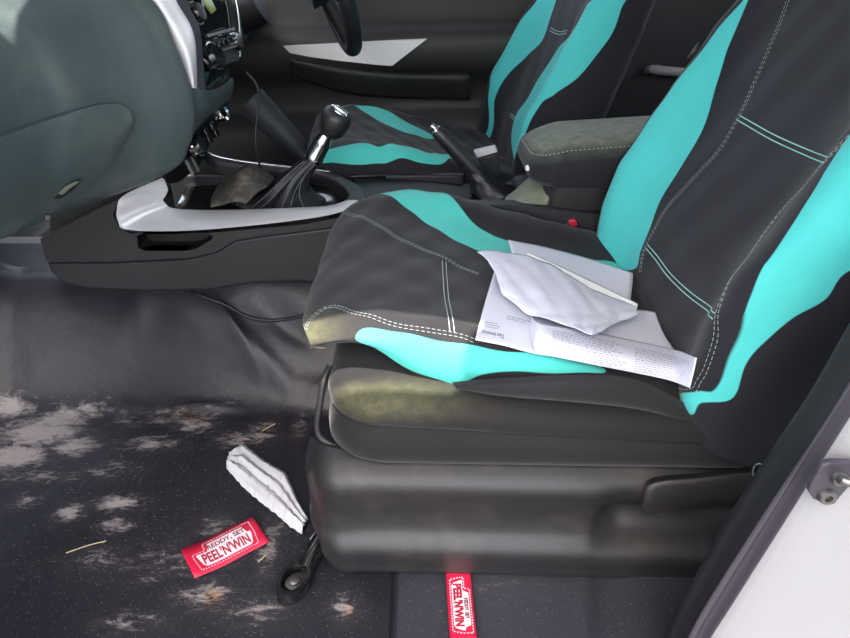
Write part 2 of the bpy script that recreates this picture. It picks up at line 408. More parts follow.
def make_seat(root, tf, detail=True):
    mir = lambda l: [(a, -b) for a, b in l]
    # ---- cushion cover
    mb = MB().grid([[tf(p) for p in r] for r in cR])
    o = obj('cushion_cover', mb, M['fabric'], root, fix=False)
    Q = np.array([(s, a) for s in cS for a in cA])
    sd = np.maximum(sdist(cr(PAT['c_in'], 170, True), Q), sdist(cr(PAT['c_out'], 170, True), Q))
    if not detail: sd = np.maximum(sdist(cr(PAT['d_cn'], 170, True), Q), sdist(cr(PAT['d_cf'], 170, True), Q))
    attr(o, 'inset', sd)
    dust = np.exp(-(((Q[:, 0] - .10) / .05) ** 2 + ((Q[:, 1] + .24) / .04) ** 2)) * .9 + np.exp(-(((Q[:, 0] - .09) / .02) ** 2 + ((Q[:, 1] - .02) / .03) ** 2)) * .25  # real dust, with sunlight on the outer front corner put into its tone
    attr(o, 'dusty', np.where(sd > 0, dust * .2, dust))
    for i, l in enumerate(STC if detail else []): obj('stitching', stitches(cushion, l, tf), M['thread'], o)
    for l in (STCX if detail else []): obj('seam_thread', stitches(cushion, l, tf, gap=0, sep=.003, dash=.006, r=.0007), M['thread'], o)
    # ---- backrest cover
    mb = MB().grid([[tf(p) for p in r] for r in bR])
    n = len(bA); top = (len(bS) - 1) * n
    mb.cap(list(range(top, top + n)), True); mb.cap(list(range(n)))
    b = obj('backrest_cover', mb, M['fabric_back'], root, fix=False)
    Q = np.array([(s, a) for s in bS for a in bA])
    sd = np.maximum(sdist(cr(BIN, 200, True), Q), sdist(cr(BOUT, 200, True), Q))
    if not detail: sd = np.maximum(sdist(cr(PAT['d_bn'], 200, True), Q), sdist(cr(PAT['d_bf'], 200, True), Q))
    attr(b, 'inset', sd); attr(b, 'dusty', np.zeros(len(Q)))
    for l in (STB if detail else STB[:1]): obj('stitching', stitches(backrest, l, tf), M['thread'], b)
    for l in (STBX if detail else [[(p[0] + .03, -.09 + .13 * i / 2) for i, p in enumerate(l)] for l in STBX]): obj('seam_thread', stitches(backrest, l, tf, gap=0, sep=.0034, dash=.006, r=.00075), M['thread_teal'], b)
    # cloth tag in the side seam
    if detail:
        c, nn = backrest(*TAGP), V((0, 0, 0))
        q = backrest(TAGP[0] + .03, TAGP[1])
        d = (q - c); w = V((-.0015, .006, .001))
        obj('cloth_tag', MB().grid([[tf(c + w * -.4 + V((-.003, 0, .001))), tf(c + w + V((-.003, .0, .001)))], [tf(q - w * .4 + V((-.003, 0, .001))), tf(q + w + V((-.003, 0, .001)))]]), M['rubber'], b, solid=.002)
    # ---- lower cushion block, rounded in plan and at its upper rim
    def ring(inset, z, tilt):
        x0, x1, y0, y1, r = -.128 + inset, .46, .634 + inset, 1.196 - inset, .07
        pts = []
        for cx, cy, a0 in ((x1 - .03, y1 - .03, 0), (x0 + r, y1 - r, 90), (x0 + r, y0 + r, 180), (x1 - .03, y0 + .03, 270)):
            rr = r if cx < .2 else .03
            for k in range(9):
                a = math.radians(a0 + k * 90 / 8); pts.append((cx + rr * math.cos(a), cy + rr * math.sin(a)))
        # close side runs: add points along the straights
        out = []
        for i, p in enumerate(pts):
            q = pts[(i + 1) % len(pts)]; m = 1 if (i + 1) % 9 else 26
            out += [(p[0] + (q[0] - p[0]) * k / m, p[1] + (q[1] - p[1]) * k / m) for k in range(m)]
        return [tf(V((x, y, z - tilt * (x + .13)))) for x, y in out]
    prof = [(.012, .230, .02), (.003, .240, .02), (-.002, .25, .025), (-.002, .27, .04), (.002, .292, .06), (.006, .2975, .065), (.006, .3005, .068), (.0015, .305, .07), (0, .318, .08), (.003, .33, .085), (.012, .341, .09), (.026, .347, .095), (.06, .348, .1), (.12, .345, .1)]
    mb = MB().grid([ring(*p) for p in prof], wrap=True)
    lb = obj('cushion_base', mb, M['fabric_low'], root)
    vs = np.array([tuple(V(v.co) + ORG[root.name]) for v in lb.data.vertices])
    attr(lb, 'inset', np.full(len(vs), -1.))
    side = 1 if tf(V((0, 0, 0))).y == 0 else -1
    if detail:
        d = np.exp(-(((vs[:, 0] + .06) / .10) ** 2)) * np.clip((vs[:, 2] - .298) / .03, 0, 1) * np.clip((.675 - vs[:, 1]) / .02, 0, 1) * .68  # rim dust whose olive tone also stands for sunlight on black fabric
        attr(lb, 'dusty', d)
    else: attr(lb, 'dusty', np.zeros(len(vs)))
    return o, b, lb

# backrest insets as closed outlines in seat-surface coordinates (s up the back, a out from the middle)
_bi = PAT['b_in']; _edge = .236
BIN = list(_bi) + [(.0, .24), (.06, _edge), (.15, _edge + .003), (.3, _edge + .003), (.45, _edge - .006), (_bi[0][0] + .02, _edge - .012)]
_bo = PAT['b_out']
BOUT = [(.60, -.262), (.50, -.245), (.42, -.225)] + list(_bo[1:]) + [(.32, -.365), (.40, -.36), (.50, -.335), (.60, -.30)]
TAGP = (.395, .25)

seat = thing('car_seat', 'black and teal passenger seat nearest the camera with papers on its cushion', 'car seat', (.1, SY, 0), 'front car seats')
make_seat(seat, lambda p: p)

# plastic side shield: front -> rear stations, profile (y, z) top -> bottom
def shield_row(x):
    dip = smooth(.22, .27, x)                       # hollow behind the lever
    fr = smooth(-.165, -.06, x); t = .025 * (x + .15)
    yo = .055 * (1 - smooth(-.166, -.115, x)) ** 2
    ztop = .233 - .03 * (1 - smooth(-.166, -.12, x)) ** 2
    zb = .032 - .018 * smooth(-.15, .45, x) + .03 * (1 - smooth(-.166, -.12, x)) ** 2
    b1 = .012 * fr
    zs = [1, .95, .86, .72, .56, .42, .33, .26, .14, .04, 0]
    ys = [.692, .670, .650, .651 + b1 * .3, .654 + b1 * .5, .652 + b1 * .4, .643, .641, .647, .652, .668]
    ds = [0, 0, .004, .014, .032, .026, .006, 0, 0, 0, 0]
    return [(x, ys[i] - .020 + yo + ds[i] * dip, zb + (ztop - t - zb) * zs[i]) for i in range(11)]
rows = [shield_row(x) for x in (-.166, -.163, -.155, -.142, -.12, -.09, -.05, 0, .06, .12, .18, .22, .235, .25, .27, .3, .36, .42, .5, .56)]
mb = MB().loft(rows, 90, 50)
sh = obj('side_shield', mb, M['plastic'], seat, solid=-.004)
# reclining lever lying in the hollow
lv = [[P(645, 492, Y=0.637), P(647, 481, Y=0.632), P(662, 476, Y=0.632), P(700, 473, Y=0.632), P(760, 465, Y=0.632), P(800, 458, Y=0.632)],
      [P(642, 500, Y=0.625), P(646, 489, Y=0.616), P(664, 483, Y=0.615), P(702, 480, Y=0.615), P(762, 473, Y=0.615), P(802, 467, Y=0.615)],
      [P(643, 508, Y=0.622), P(650, 505, Y=0.613), P(666, 502, Y=0.612), P(702, 500, Y=0.612), P(762, 494, Y=0.612), P(802, 488, Y=0.612)],
      [P(648, 514, Y=0.630), P(656, 513, Y=0.624), P(670, 511, Y=0.623), P(702, 508, Y=0.623), P(762, 502, Y=0.623), P(802, 497, Y=0.623)],
      [P(650, 512, Y=0.647), P(656, 511, Y=0.647), P(670, 509, Y=0.647), P(702, 506, Y=0.647), P(762, 500, Y=0.647), P(802, 495, Y=0.647)]]
obj('recline_lever', MB().loft(lv, 24, 40), M['plastic'], seat)
# slide bar under the front edge
obj('slide_bar', MB().tube([P(330, 366, Y=.72), P(324, 380, Y=.705), P(320, 404, Y=.695), P(317, 426, Y=.69), P(321, 438, Y=.685), P(334, 445, Y=.68), P(356, 451, Y=.68)], .0045, n=50), M['plastic_dark'], seat)
# seat rail, its front foot and the bolt in it
for yy in (.70, 1.13): obj('seat_rail', MB().box((.14, yy, .035), (.27, .022, .022)), M['plastic_dark'], seat, bevel=.004)
obj('seat_frame', MB().box((.16, .93, .15), (.26, .225, .08)), M['plastic_dark'], seat, bevel=.01)
c = P(294, 580, Z=.014)
def ell(cx, cy, rx, ry, z, rot=0, n=36):
    return [V((cx + rx * math.cos(t) * math.cos(rot) - ry * math.sin(t) * math.sin(rot), cy + rx * math.cos(t) * math.sin(rot) + ry * math.sin(t) * math.cos(rot), z)) for t in [6.28318 * k / n for k in range(n)]]
ft = MB()
R0 = ell(c.x, c.y, .024, .034, .001, -.35); R1 = ell(c.x, c.y, .022, .032, .020, -.35); R2 = ell(c.x, c.y, .0165, .024, .020, -.35); R3 = ell(c.x, c.y, .015, .022, .006, -.35)
ft.grid([R0, R1, R2, R3], wrap=True)
ft.tube([(c.x + .012, c.y + .022, .012), (c.x + .026, c.y + .055, .022), (c.x + .05, c.y + .09, .03)], [.012, .015, .02], n=12)
foot = obj('rail_foot', ft, M['gloss'], seat)
obj('bolt', MB().lathe([(.0, .013), (.006, .013), (.0085, .011), (.0085, .007), (.0135, .006), (.0145, .003), (.0145, 0)], (c.x, c.y, .004), (0, 0, 1)), M['steel'], foot)
obj('foot_plate', MB().grid([ell(c.x, c.y, .021, .031, .0025, -.35), ell(c.x, c.y, .0001, .0001, .0025, -.35)], wrap=True), M['steel'], foot)

# skirt of the cover, gathered along the outer edge of the cushion
sk = [[P(452, 382, Y=0.656), P(500, 378, Y=0.650), P(570, 375, Y=0.648), P(630, 378, Y=0.650), P(672, 396, Y=0.656), P(700, 412, Y=0.660), P(735, 430, Y=0.668)],
      [P(454, 386, Y=0.647), P(500, 386, Y=0.640), P(570, 386, Y=0.638), P(628, 390, Y=0.640), P(668, 404, Y=0.645), P(700, 421, Y=0.648), P(738, 437, Y=0.660)],
      [P(458, 389, Y=0.648), P(500, 395, Y=0.643), P(570, 400, Y=0.641), P(626, 405, Y=0.643), P(664, 414, Y=0.647), P(700, 428, Y=0.649), P(740, 440, Y=0.663)],
      [P(460, 388, Y=0.660), P(500, 396, Y=0.663), P(570, 402, Y=0.663), P(626, 408, Y=0.663), P(664, 416, Y=0.663), P(700, 430, Y=0.663), P(740, 441, Y=0.668)]]
o = obj('cover_skirt', MB().loft(sk, 20, 70), M['fabric'], seat); attr(o, 'inset', np.full(len(o.data.vertices), -1.)); attr(o, 'dusty', np.zeros(len(o.data.vertices)))

# ---- driver seat: the same seat handed the other way, further forward
dseat = thing('car_seat', 'black and teal driver seat beyond the centre console', 'car seat', (.1 + DX, DYC, 0), 'front car seats')
make_seat(dseat, dtf, False)
obj('side_shield', MB().grid([[(x + DX, DYC - (y - SY), z) for x, y, z in r] for r in rows]), M['plastic'], dseat, solid=.004)
obj('side_shield', MB().box((.14 + DX, DYC - .25, .14), (.26, .01, .085)), M['plastic'], dseat, bevel=.008)
for yy in (-.2, .2): obj('seat_rail', MB().box((.14 + DX, DYC + yy, .035), (.27, .022, .035)), M['plastic_dark'], dseat, bevel=.004)
obj('seat_frame', MB().box((.16 + DX, DYC, .15), (.26, .225, .085)), M['plastic_dark'], dseat, bevel=.01)

# ================================================================== FLOOR AND SHELL
def ridge(x, y, x0, y0, x1, y1, w, h):
    ax, ay = x1 - x0, y1 - y0; L2 = ax * ax + ay * ay
    t = max(0, min(1, ((x - x0) * ax + (y - y0) * ay) / L2)); d = math.hypot(x - x0 - t * ax, y - y0 - t * ay)
    return h * math.exp(-(d / w) ** 2) * math.sin(math.pi * min(1, max(0, .08 + .84 * t)))
def floor_z(x, y):
    z = .225 * smooth(1.03, 1.235, y) * (1 if y < 1.24 else 1)
    z += .16 * smooth(-.84, -1.1, x) + .04 * smooth(-.72, -.84, x) * 0
    z += ridge(x, y, -.50, 1.19, -.27, 1.08, .018, .022) + ridge(x, y, -.27, 1.08, -.12, 1.06, .022, .015) + ridge(x, y, -.51, 1.05, -.37, 1.045, .010, .013) + ridge(x, y, -.44, 1.185, -.335, 1.09, .009, .011)
    z += ridge(x, y, -.36, 1.18, -.2, 1.13, .02, -.02) + ridge(x, y, -.62, 1.12, -.58, 1.2, .03, .01)
    z += .004 * math.sin(x * 9 + y * 6) * math.sin(y * 13 - x * 4) * smooth(.55, .8, y)
    return z
xs = np.concatenate([np.linspace(-1.25, .7, 360), np.linspace(.75, 1.43, 8)]); ys = np.concatenate([np.linspace(.40, 1.26, 190), np.linspace(1.28, 2.14, 40)])
rowsF = []
for x in xs:
    rowsF.append([(x, y, floor_z(x, y) if y <= 1.25 else .225 - .225 * smooth(1.42, 1.55, y)) for y in ys])
fl = obj('floor', MB().grid(rowsF), M['floor'], fix=False)
tag(fl, 'black vinyl car floor smeared with pale dried mud and grit', 'floor', kind='structure')
vs = np.array([tuple(v.co) for v in fl.data.vertices])
blobs = [(40, 432, .09, .05, 1.0), (15, 455, .07, .04, 1.0), (62, 420, .06, .04, .95), (75, 446, .05, .03, .9), (10, 412, .06, .03, .9), (90, 412, .06, .03, .6), (300, 425, .02, .05, .5), (195, 425, .05, .04, .7), (240, 440, .06, .03, .6), (150, 445, .08, .03, .6), (345, 606, .025, .03, .55), (170, 560, .12, .05, .4), (130, 420, .05, .04, .5), (165, 418, .05, .03, .6), (262, 432, .035, .05, .6), (225, 408, .05, .02, .5), (25, 500, .03, .02, .6), (70, 512, .03, .025, .8), (118, 503, .045, .022, .85), (115, 525, .03, .02, .7), (100, 560, .06, .03, .45), (40, 475, .1, .02, .5),  # blob just right of the rail foot is a pale sheen painted in
         (215, 525, .04, .03, .5), (270, 545, .02, .07, .6), (205, 595, .06, .03, .6), (255, 612, .05, .025, .55), (130, 622, .05, .02, .55), (110, 470, .06, .03, .5)]
blobs = [(P(u, v, Z=0).x, P(u, v, Z=0).y, sx, sy, h) for u, v, sx, sy, h in blobs]
d = np.zeros(len(vs))
for bx, by, sx, sy, h in blobs: d = np.maximum(d, h * np.exp(-((vs[:, 0] - bx) / sx) ** 2 - ((vs[:, 1] - by) / sy) ** 2))
attr(fl, 'dusty', d); attr(fl, 'grit', np.clip((1.09 - vs[:, 1]) / .1, 0, 1) * np.clip((.0 - vs[:, 0]) / .1, 0, 1) * .85 + .1 * (vs[:, 1] < 1.05) + .5 * d)

# raised vinyl mat under the passenger seat
mr = []
for x in np.linspace(-.048, .60, 60):
    r = []
    for y in np.linspace(.445, 1.02, 50):
        e = min(smooth(-.048, -.035, x), smooth(.445, .47, y))
        r.append((x, y, .002 + .016 * e + .012 * smooth(.25, .32, x) + ridge(x, y, .20, .44, .24, .7, .012, .008) + .003 * math.sin(x * 16 + y * 9)))
    mr.append(r)
mt = obj('floor_mat', MB().grid(mr), M['mat'], solid=.002, fix=False)
tag(mt, 'black vinyl mat on the floor under the passenger seat', 'mat')
vs = np.array([tuple(v.co) for v in mt.data.vertices]); attr(mt, 'dusty', .25 * np.exp(-((vs[:, 0] - .1) / .1) ** 2 - ((vs[:, 1] - .62) / .05) ** 2)); attr(mt, 'grit', np.full(len(vs), .55))

def sbox(name, label, cat, c, h, m, bevel=.01):
    return tag(obj(name, MB().box(c, h), m, bevel=bevel), label, cat, kind='structure')
# roof and closed sides of the cab
rf = []
for x in np.linspace(-.62, 1.45, 16):
    rf.append([(x, y, 1.20 + .06 * math.sin(math.pi * (y - .5) / 1.65) - .05 * smooth(-.2, -.62, x)) for y in np.linspace(.50, 2.15, 14)])
tag(obj('overhead_cover', MB().grid(rf), M['head'], solid=-.03), 'pale cloth lined cab roof overhead', 'roof', kind='structure')
sbox('wall_front', 'dark bulkhead ahead of the footwells', 'wall', (-1.28, 1.3, .4), (.02, .86, .45), M['plastic_dark'])
sbox('wall_rear', 'dark rear wall of the cab behind the seats', 'wall', (1.44, 1.3, .5), (.02, .86, .55), M['plastic_dark'])
rb = thing('rear_bench', 'dark rear bench behind the front seats', 'seat', (1.1, 1.3, 0))
r1 = obj('seat', MB().box((1.1, 1.3, .155), (.24, .74, .155)), M['fabric_low'], rb, bevel=.05)
r2 = obj('backrest', MB().box((1.32, 1.3, .55), (.07, .74, .32)), M['fabric_low'], rb, bevel=.05)
for r in (r1, r2): attr(r, 'inset', np.full(8, -1.)); attr(r, 'dusty', np.zeros(8))

# far (driver) door with its silver strip, pocket and window frame
dr = thing('door_1', 'dark driver door panel with a silver strip, on the far side', 'door', (-.3, 2.12, 0), kind='structure')
prf = [(2.14, -.05), (2.12, .10), (2.08, .16), (2.075, .30), (2.11, .38), (2.10, .46), (2.055, .52), (2.05, .58), (2.09, .62), (2.12, .74), (2.15, .80)]
obj('door_panel', MB().loft([[(x, y + .01 * math.sin(x * 3), z + .02 * x) for y, z in prf] for x in (-1.05, -.7, -.3, .1, .38)], 30, 60), M['panel'], dr, solid=-.02)
so = [(283, 46), (300, 45), (340, 43), (390, 40.5), (427, 39), (410, 52), (392, 66), (378, 65), (340, 61), (310, 57), (290, 53)]
obj('silver_strip', MB().prism([P(u, v, Y=2.015) for u, v in so], (0, .035, 0)), M['silver'], dr, bevel=.003)
obj('armrest', MB().loft([[P(290, 57, Y=2.05), P(340, 66, Y=2.05), P(390, 71, Y=2.05), P(470, 72, Y=2.05)], [P(290, 61, Y=2.0), P(340, 71, Y=1.99), P(390, 76, Y=1.99), P(470, 78, Y=1.99)], [P(290, 75, Y=2.04), P(340, 92, Y=2.04), P(390, 98, Y=2.04), P(470, 100, Y=2.04)]], 16, 30), M['panel'], dr, solid=.006)
obj('window_frame', MB().box((-.25, 2.14, 1.18), (.65, .02, .03)).box((.37, 2.14, .98), (.03, .02, .22)).box((-.9, 2.14, .98), (.02, .02, .2)), M['rubber'], dr, bevel=.005)
wr = thing('wall_right', 'dark far side of the cab behind the driver door', 'wall', (.9, 2.14, 0), kind='structure')
obj('wall_panel', MB().box((.92, 2.15, .35), (.52, .02, .45)).box((.46, 2.13, .95), (.07, .03, .25)).box((.93, 2.15, 1.17), (.5, .02, .03)), M['plastic_dark'], wr, bevel=.008)
g = thing('grab_handle', 'small grey handle bar on the dark far pillar behind the seats', 'handle', P(672, 70, Y=2.08))
obj('bar', MB().tube([P(646, 72, Y=2.14), P(650, 69, Y=2.09), P(656, 70, Y=2.05), P(680, 72, Y=2.05), P(700, 74, Y=2.06), P(706, 74, Y=2.14)], [.010, .011, .013, .013, .012, .01], n=24), M['grab'], g)
obj('handle_end', MB().lathe([(.0, .012), (.012, .011), (.016, 0)], P(657, 70, Y=2.065), (0, -1, 0)), M['steel'], g)

# ================================================================== NEAR PILLAR
pil = thing('trim_1', 'white painted door pillar with black rubber seal on the near side', 'pillar', (.34, .44, 0), kind='structure')
def edge(pts, n=40): return [V(p) for p in cr(pts, n)]
E0 = [P(872, 285, Y=.475), P(850, 322, Y=.47), P(806, 398, Y=.47), P(735, 505, Y=.47), P(683, 598, Y=.47), P(664, 640, Y=.47), P(640, 700, Y=.47)]
E1 = [P(895, 298, Y=.44), P(862, 352, Y=.44), P(832, 402, Y=.44), P(769, 500, Y=.44), P(709, 594, Y=.44), P(685, 638, Y=.44), P(655, 700, Y=.44)]
E2 = [P(905, 315, Y=.436), P(875, 362, Y=.436), P(842, 402, Y=.436), P(781, 502, Y=.436), P(723, 596, Y=.436), P(699, 636, Y=.436), P(670, 700, Y=.436)]
mid = [(a + b) / 2 + V((.0, -.016, .0)) for a, b in zip(E0, E1)]
inn = [a + V((.035, .03, 0)) for a in E0]; inn2 = [b + V((.01, .03, 0)) for b in E1]
obj('rubber_seal', MB().loft([inn, E0, [(a * .75 + b * .25) + V((0, -.010, 0)) for a, b in zip(E0, E1)], mid, [(a * .25 + b * .75) + V((0, -.012, 0)) for a, b in zip(E0, E1)], E1, inn2], 28, 60), M['rubber'], pil)
obj('seam_flange', MB().loft([E1, [(a + b) / 2 + V((0, -.003, 0)) for a, b in zip(E1, E2)], E2, [a + V((.004, -.012, 0)) for a in E2]], 12, 60), M['primer'], pil, solid=.003)
E3 = [a + V((.003, -.012, 0)) for a in E2]
wide = lambda dx, dy: [a + V((dx, dy, 0)) for a in E3]
obj('pillar_panel', MB().loft([wide(0, 0), wide(.006, -.006), wide(.02, -.012), wide(.05, -.014), wide(.10, -.012), wide(.16, -.004), wide(.3, .0)], 40, 50), M['body'], pil, solid=.004)
obj('inner_trim', MB().loft([[a + V((.034, .03, 0)) for a in E0], [a + V((.06, .045, 0)) for a in E0], [a + V((.10, .055, 0)) for a in E0], [a + V((.16, .055, 0)) for a in E0]], 12, 40), M['plastic'], pil, solid=.004)
# upper part of the pillar and the closed rear door behind it, up to the roof
obj('upper_pillar', MB().prism([(.375, .425, .50), (.385, .435, .62), (.40, .455, .85), (.46, .50, 1.2), (.55, .50, 1.2), (.475, .455, .85), (.47, .435, .62), (.47, .425, .50)], (0, .035, 0)), M['body'], pil, bevel=.008)
wl = thing('wall_left', 'white rear door closed beside the pillar', 'wall', (1.0, .45, 0), kind='structure')
obj('door_skin', MB().box((1.02, .46, .35), (.40, .03, .42)).box((1.05, .50, 1.17), (.45, .02, .03)), M['body'], wl, bevel=.01)
sl = thing('trim_2', 'white painted door sill along the near edge of the floor', 'sill', (0, .40, -.02), kind='structure')
obj('sill_panel', MB().loft([[(x, .44, .0), (x, .425, .02), (x, .40, .025), (x, .36, .01), (x, .33, -.06), (x, .33, -.16)] for x in (-1.2, -.4, .25, .6)], 10, 30), M['body'], sl, solid=.004)

stp = thing('door_striker', 'grey metal door striker plate bolted on the white pillar', 'door striker', P(832, 484, Y=.41))
yS = .400
so = [(809, 492), (811, 486), (822, 466), (828, 463), (852, 463), (870, 466), (868, 478), (850, 487), (842, 496), (836, 504), (828, 506), (814, 500)]
pp = [P(u, v, Y=yS) for u, v in so]
obj('striker_plate', MB().prism(pp, (0, .006, 0)), M['primer'], stp, bevel=.002)
for u, v, r in ((826, 495, .0068), (838, 477, .006)):
    obj('striker_bolt', MB().lathe([(0, .001), (r * .45, .001), (r * .5, .005), (r * .95, .005), (r * 1.1, .003), (r * 1.15, 0)], P(u, v, Y=yS), (0, -1, 0)), M['steel'], stp)
obj('striker_loop', MB().tube([P(842, 480, Y=yS), P(842, 480, Y=yS - .022), P(856, 484, Y=yS - .026), P(868, 486, Y=yS - .02), P(870, 480, Y=yS)], .004, n=20), M['steel'], stp)

# unseen open door and roof-edge panel added to block sun, and ground outside
od = thing('door_2', 'open passenger door swung out ahead of the opening, unseen and added to block sun', 'door', (-.80, .42, 0), kind='structure')
obj('door_shell', MB().box((-.80, -.06, .28), (.05, .48, .36)).box((-.80, -.06, 1.16), (.025, .46, .04)).box((-.80, -.52, .9), (.025, .05, .3)).box((-.80, .36, .9), (.02, .03, .3)), M['panel'], od, bevel=.01)
blocker = [(-1.5, .80), (-.62, .80), (-.55, .56), (-.30, .56), (-.25, .385), (-.06, .385), (.03, .56), (.95, .56), (.95, .05), (-1.5, .05)]  # added sun blocker, notched to leave a sun patch on the seat
tag(obj('overhead_cover', MB().prism([(x, y, 1.28) for x, y in blocker], (0, 0, .02)), M['head']), 'added unseen panel blocking sun along the roof edge above the open doorway', 'sun blocker', kind='structure')
sbox('ground', 'grey gravel ground outside the car', 'ground', (0, -2, -.55), (8, 8, .02), M['ground'], 0)

# ================================================================== DASHBOARD
dash = thing('dashboard', 'grey green plastic dashboard with glovebox at the left', 'dashboard', (-.7, 1.2, .4))
DROW = [
    (.42, [(-1.2, .84), (-.76, .795), (-.655, .735), (-.61, .66), (-.61, .57), (-.645, .48), (-.70, .425), (-.95, .405)]),
    (.90, [(-1.2, .84), (-.74, .795), (-.615, .735), (-.575, .66), (-.577, .57), (-.61, .48), (-.665, .43), (-.92, .41)]),
    (1.02, [(-1.2, .84), (-.70, .795), (-.57, .735), (-.53, .66), (-.532, .57), (-.57, .48), (-.63, .425), (-.90, .39)]),
    (1.10, [(-1.2, .84), (-.67, .795), (-.53, .735), (-.49, .66), (-.487, .57), (-.53, .48), (-.605, .42), (-.88, .37)]),
    (1.15, [(-1.2, .84), (-.62, .81), (-.478, .74), (-.445, .665), (-.43, .575), (-.462, .49), (-.53, .435), (-.84, .35)]),
    (1.18, [(-1.2, .84), (-.58, .82), (-.452, .745), (-.422, .67), (-.406, .58), (-.43, .50), (-.495, .445), (-.80, .34)]),
    (1.205, [(-1.2, .84), (-.59, .82), (-.47, .745), (-.442, .67), (-.425, .58), (-.445, .50), (-.50, .465), (-.80, .43)]),
]
obj('dash_shell', MB().loft([[(x, y, z) for x, z in pr] for y, pr in DROW], 90, 90), M['dash'], dash, solid=.004)
dg_rows = MB().loft([[(x, y, z) for x, z in pr] for y, pr in DROW], 90, 90)
DBV = BVHTree.FromPolygons(dg_rows.v, dg_rows.f)
def on_dash(u, v, out=0):
    q = P(u, v, Y=1.0); d = (q - CAM).normalized(); h = DBV.ray_cast(CAM, d)
    if h[0] is None: h = DBV.find_nearest(CAM + d * 1.25)[:2] + (0, 0)
    n = h[1]; n = n if n.dot(d) < 0 else -n
    return h[0] + n * out
# glovebox lid: a raised panel with a rounded far corner
top = [(-60, 156), (-30, 145), (0, 134), (40, 120), (75, 109), (100, 103), (116, 103), (126, 108)]
bot = [(-60, 250), (-30, 246), (0, 238), (30, 222), (60, 204), (85, 184), (108, 158), (128, 128)]
gl = []
for f, off in ((0, -.004), (.0, .007), (.03, .0105), (.2, .013), (.4, .015), (.6, .015), (.8, .013), (.96, .0105), (1, .006), (1, -.004)):
    r = []
    for (a, b), (c_, d_) in zip(top, bot):
        r.append(on_dash(a + (c_ - a) * f, b + (d_ - b) * f, off))
    gl.append(r)
lid = obj('glovebox_lid', MB().loft(gl, 44, 50), M['dash'], dash)
# scuffed handle slot and round lock on the lid
hp = [(46, 194), (56, 184), (70, 176), (77, 175), (68, 186), (54, 195)]
obj('glovebox_handle', MB().prism([on_dash(u, v, .012) for u, v in hp], (.004, -.004, .002)), M['plastic'], lid, bevel=.002)
obj('scuff_plate', MB().prism([on_dash(u, v, .0165) for u, v in ((50, 188), (58, 181), (68, 176), (72, 176), (64, 182), (55, 189))], (.002, -.002, .001)), M['dusty_plastic'], lid)
obj('lock', MB().lathe([(0, .002), (.004, .002), (.005, 0)], on_dash(40, 212, .014), (.6, -.7, -.1)), M['steel'], lid)
# lower knee panel on the driver side
kp = [[(-1.0, .80), (-.62, .79), (-.50, .73), (-.46, .65), (-.50, .585), (-.62, .55), (-.9, .53)]]
obj('knee_panel', MB().loft([[(x + dx, y, z + dz) for x, z in kp[0]] for y, dx, dz in ((1.42, 0, 0), (1.55, .02, .0), (1.75, .02, 0), (1.95, 0, .01), (2.10, -.03, .02))], 30, 40), M['dash'], dash, solid=.004)
obj('steering_column', MB().tube([(-.62, 1.74, .60), (-.40, 1.74, .70)], [.055, .05], k=16), M['plastic_dark'], dash)
obj('pedal_bracket', MB().tube([P(250, 100, Y=1.75), P(300, 150, Y=1.75), P(320, 180, Y=1.72)], [.045, .030, .016], n=16), M['dash_low'], dash)

# centre stack
NE = [(-.50, .86), (-.47, .80), (-.447, .74), (-.428, .68), (-.412, .63), (-.405, .595), (-.412, .560), (-.435, .53)]
FE = [(-.43, .86), (-.395, .79), (-.376, .73), (-.375, .67), (-.382, .62), (-.397, .575), (-.420, .535), (-.45, .50)]
YN, YF = 1.212, 1.42
rows = []
for t in (0, .33, .66, 1):
    rows.append([(a[0] + (b[0] - a[0]) * t + .012 * math.sin(math.pi * t) - .012, YN + (YF - YN) * t, a[1] + (b[1] - a[1]) * t) for a, b in zip(NE, FE)])
rows.append([(x - .05, YF + .012, z) for x, y, z in rows[-1]]); rows.append([(x - .2, YF + .015, z) for x, y, z in rows[-2]])
stk = obj('centre_panel', MB().loft(rows, 40, 50), M['gloss'], dash, solid=.003)
# broad silver strip down the near edge of the stack, tapering downwards, with a grey strip beside it
L_ = [(140, -26), (154, 0), (170, 26), (183, 51), (189, 68), (192, 88)]; R_ = [(166, -26), (176, 0), (190, 24), (195, 40), (196.5, 58), (197, 89)]; G_ = [(176, -24), (185, 0), (198, 24), (201.5, 40), (203, 60), (206, 91)]
l0 = [P(u, v, Y=1.188) for u, v in L_]; r0 = [P(u, v, Y=1.206) for u, v in R_]; g0 = [P(u, v, Y=1.226) for u, v in G_]
obj('silver_strip', MB().loft([[p + V((-.03, .012, 0)) for p in l0], l0, [(p + q) / 2 + V((.003, 0, 0)) for p, q in zip(l0, r0)], r0, [p + V((-.01, .008, 0)) for p in r0]], 16, 50), M['silver'], stk)
obj('grey_strip', MB().loft([[p + V((-.004, 0, 0)) for p in r0], [(p + q) / 2 for p, q in zip(r0, g0)], g0, [p + V((-.02, .004, 0)) for p in g0]], 12, 40), M['primer'], stk)
obj('lower_bezel', MB().loft([[P(190, 86, Y=1.196), P(206, 90, Y=1.23), P(220, 88, Y=1.33), P(233, 78, Y=1.425)], [P(190, 98, Y=1.192), P(207, 102, Y=1.23), P(221, 98, Y=1.33), P(234, 86, Y=1.43)], [P(184, 116, Y=1.192), P(205, 113, Y=1.235), P(219, 107, Y=1.33), P(231, 97, Y=1.43)], [P(168, 150, Y=1.195), P(190, 136, Y=1.24), P(210, 116, Y=1.34), P(226, 104, Y=1.43)]], 24, 30), M['dash'], dash, solid=.003)
obj('lower_side', MB().prism([P(u, v, Y=1.245) for u, v in ((50, 236), (112, 206), (140, 188), (172, 150), (120, 150), (50, 190))], (0, .01, 0)), M['plastic'], dash)
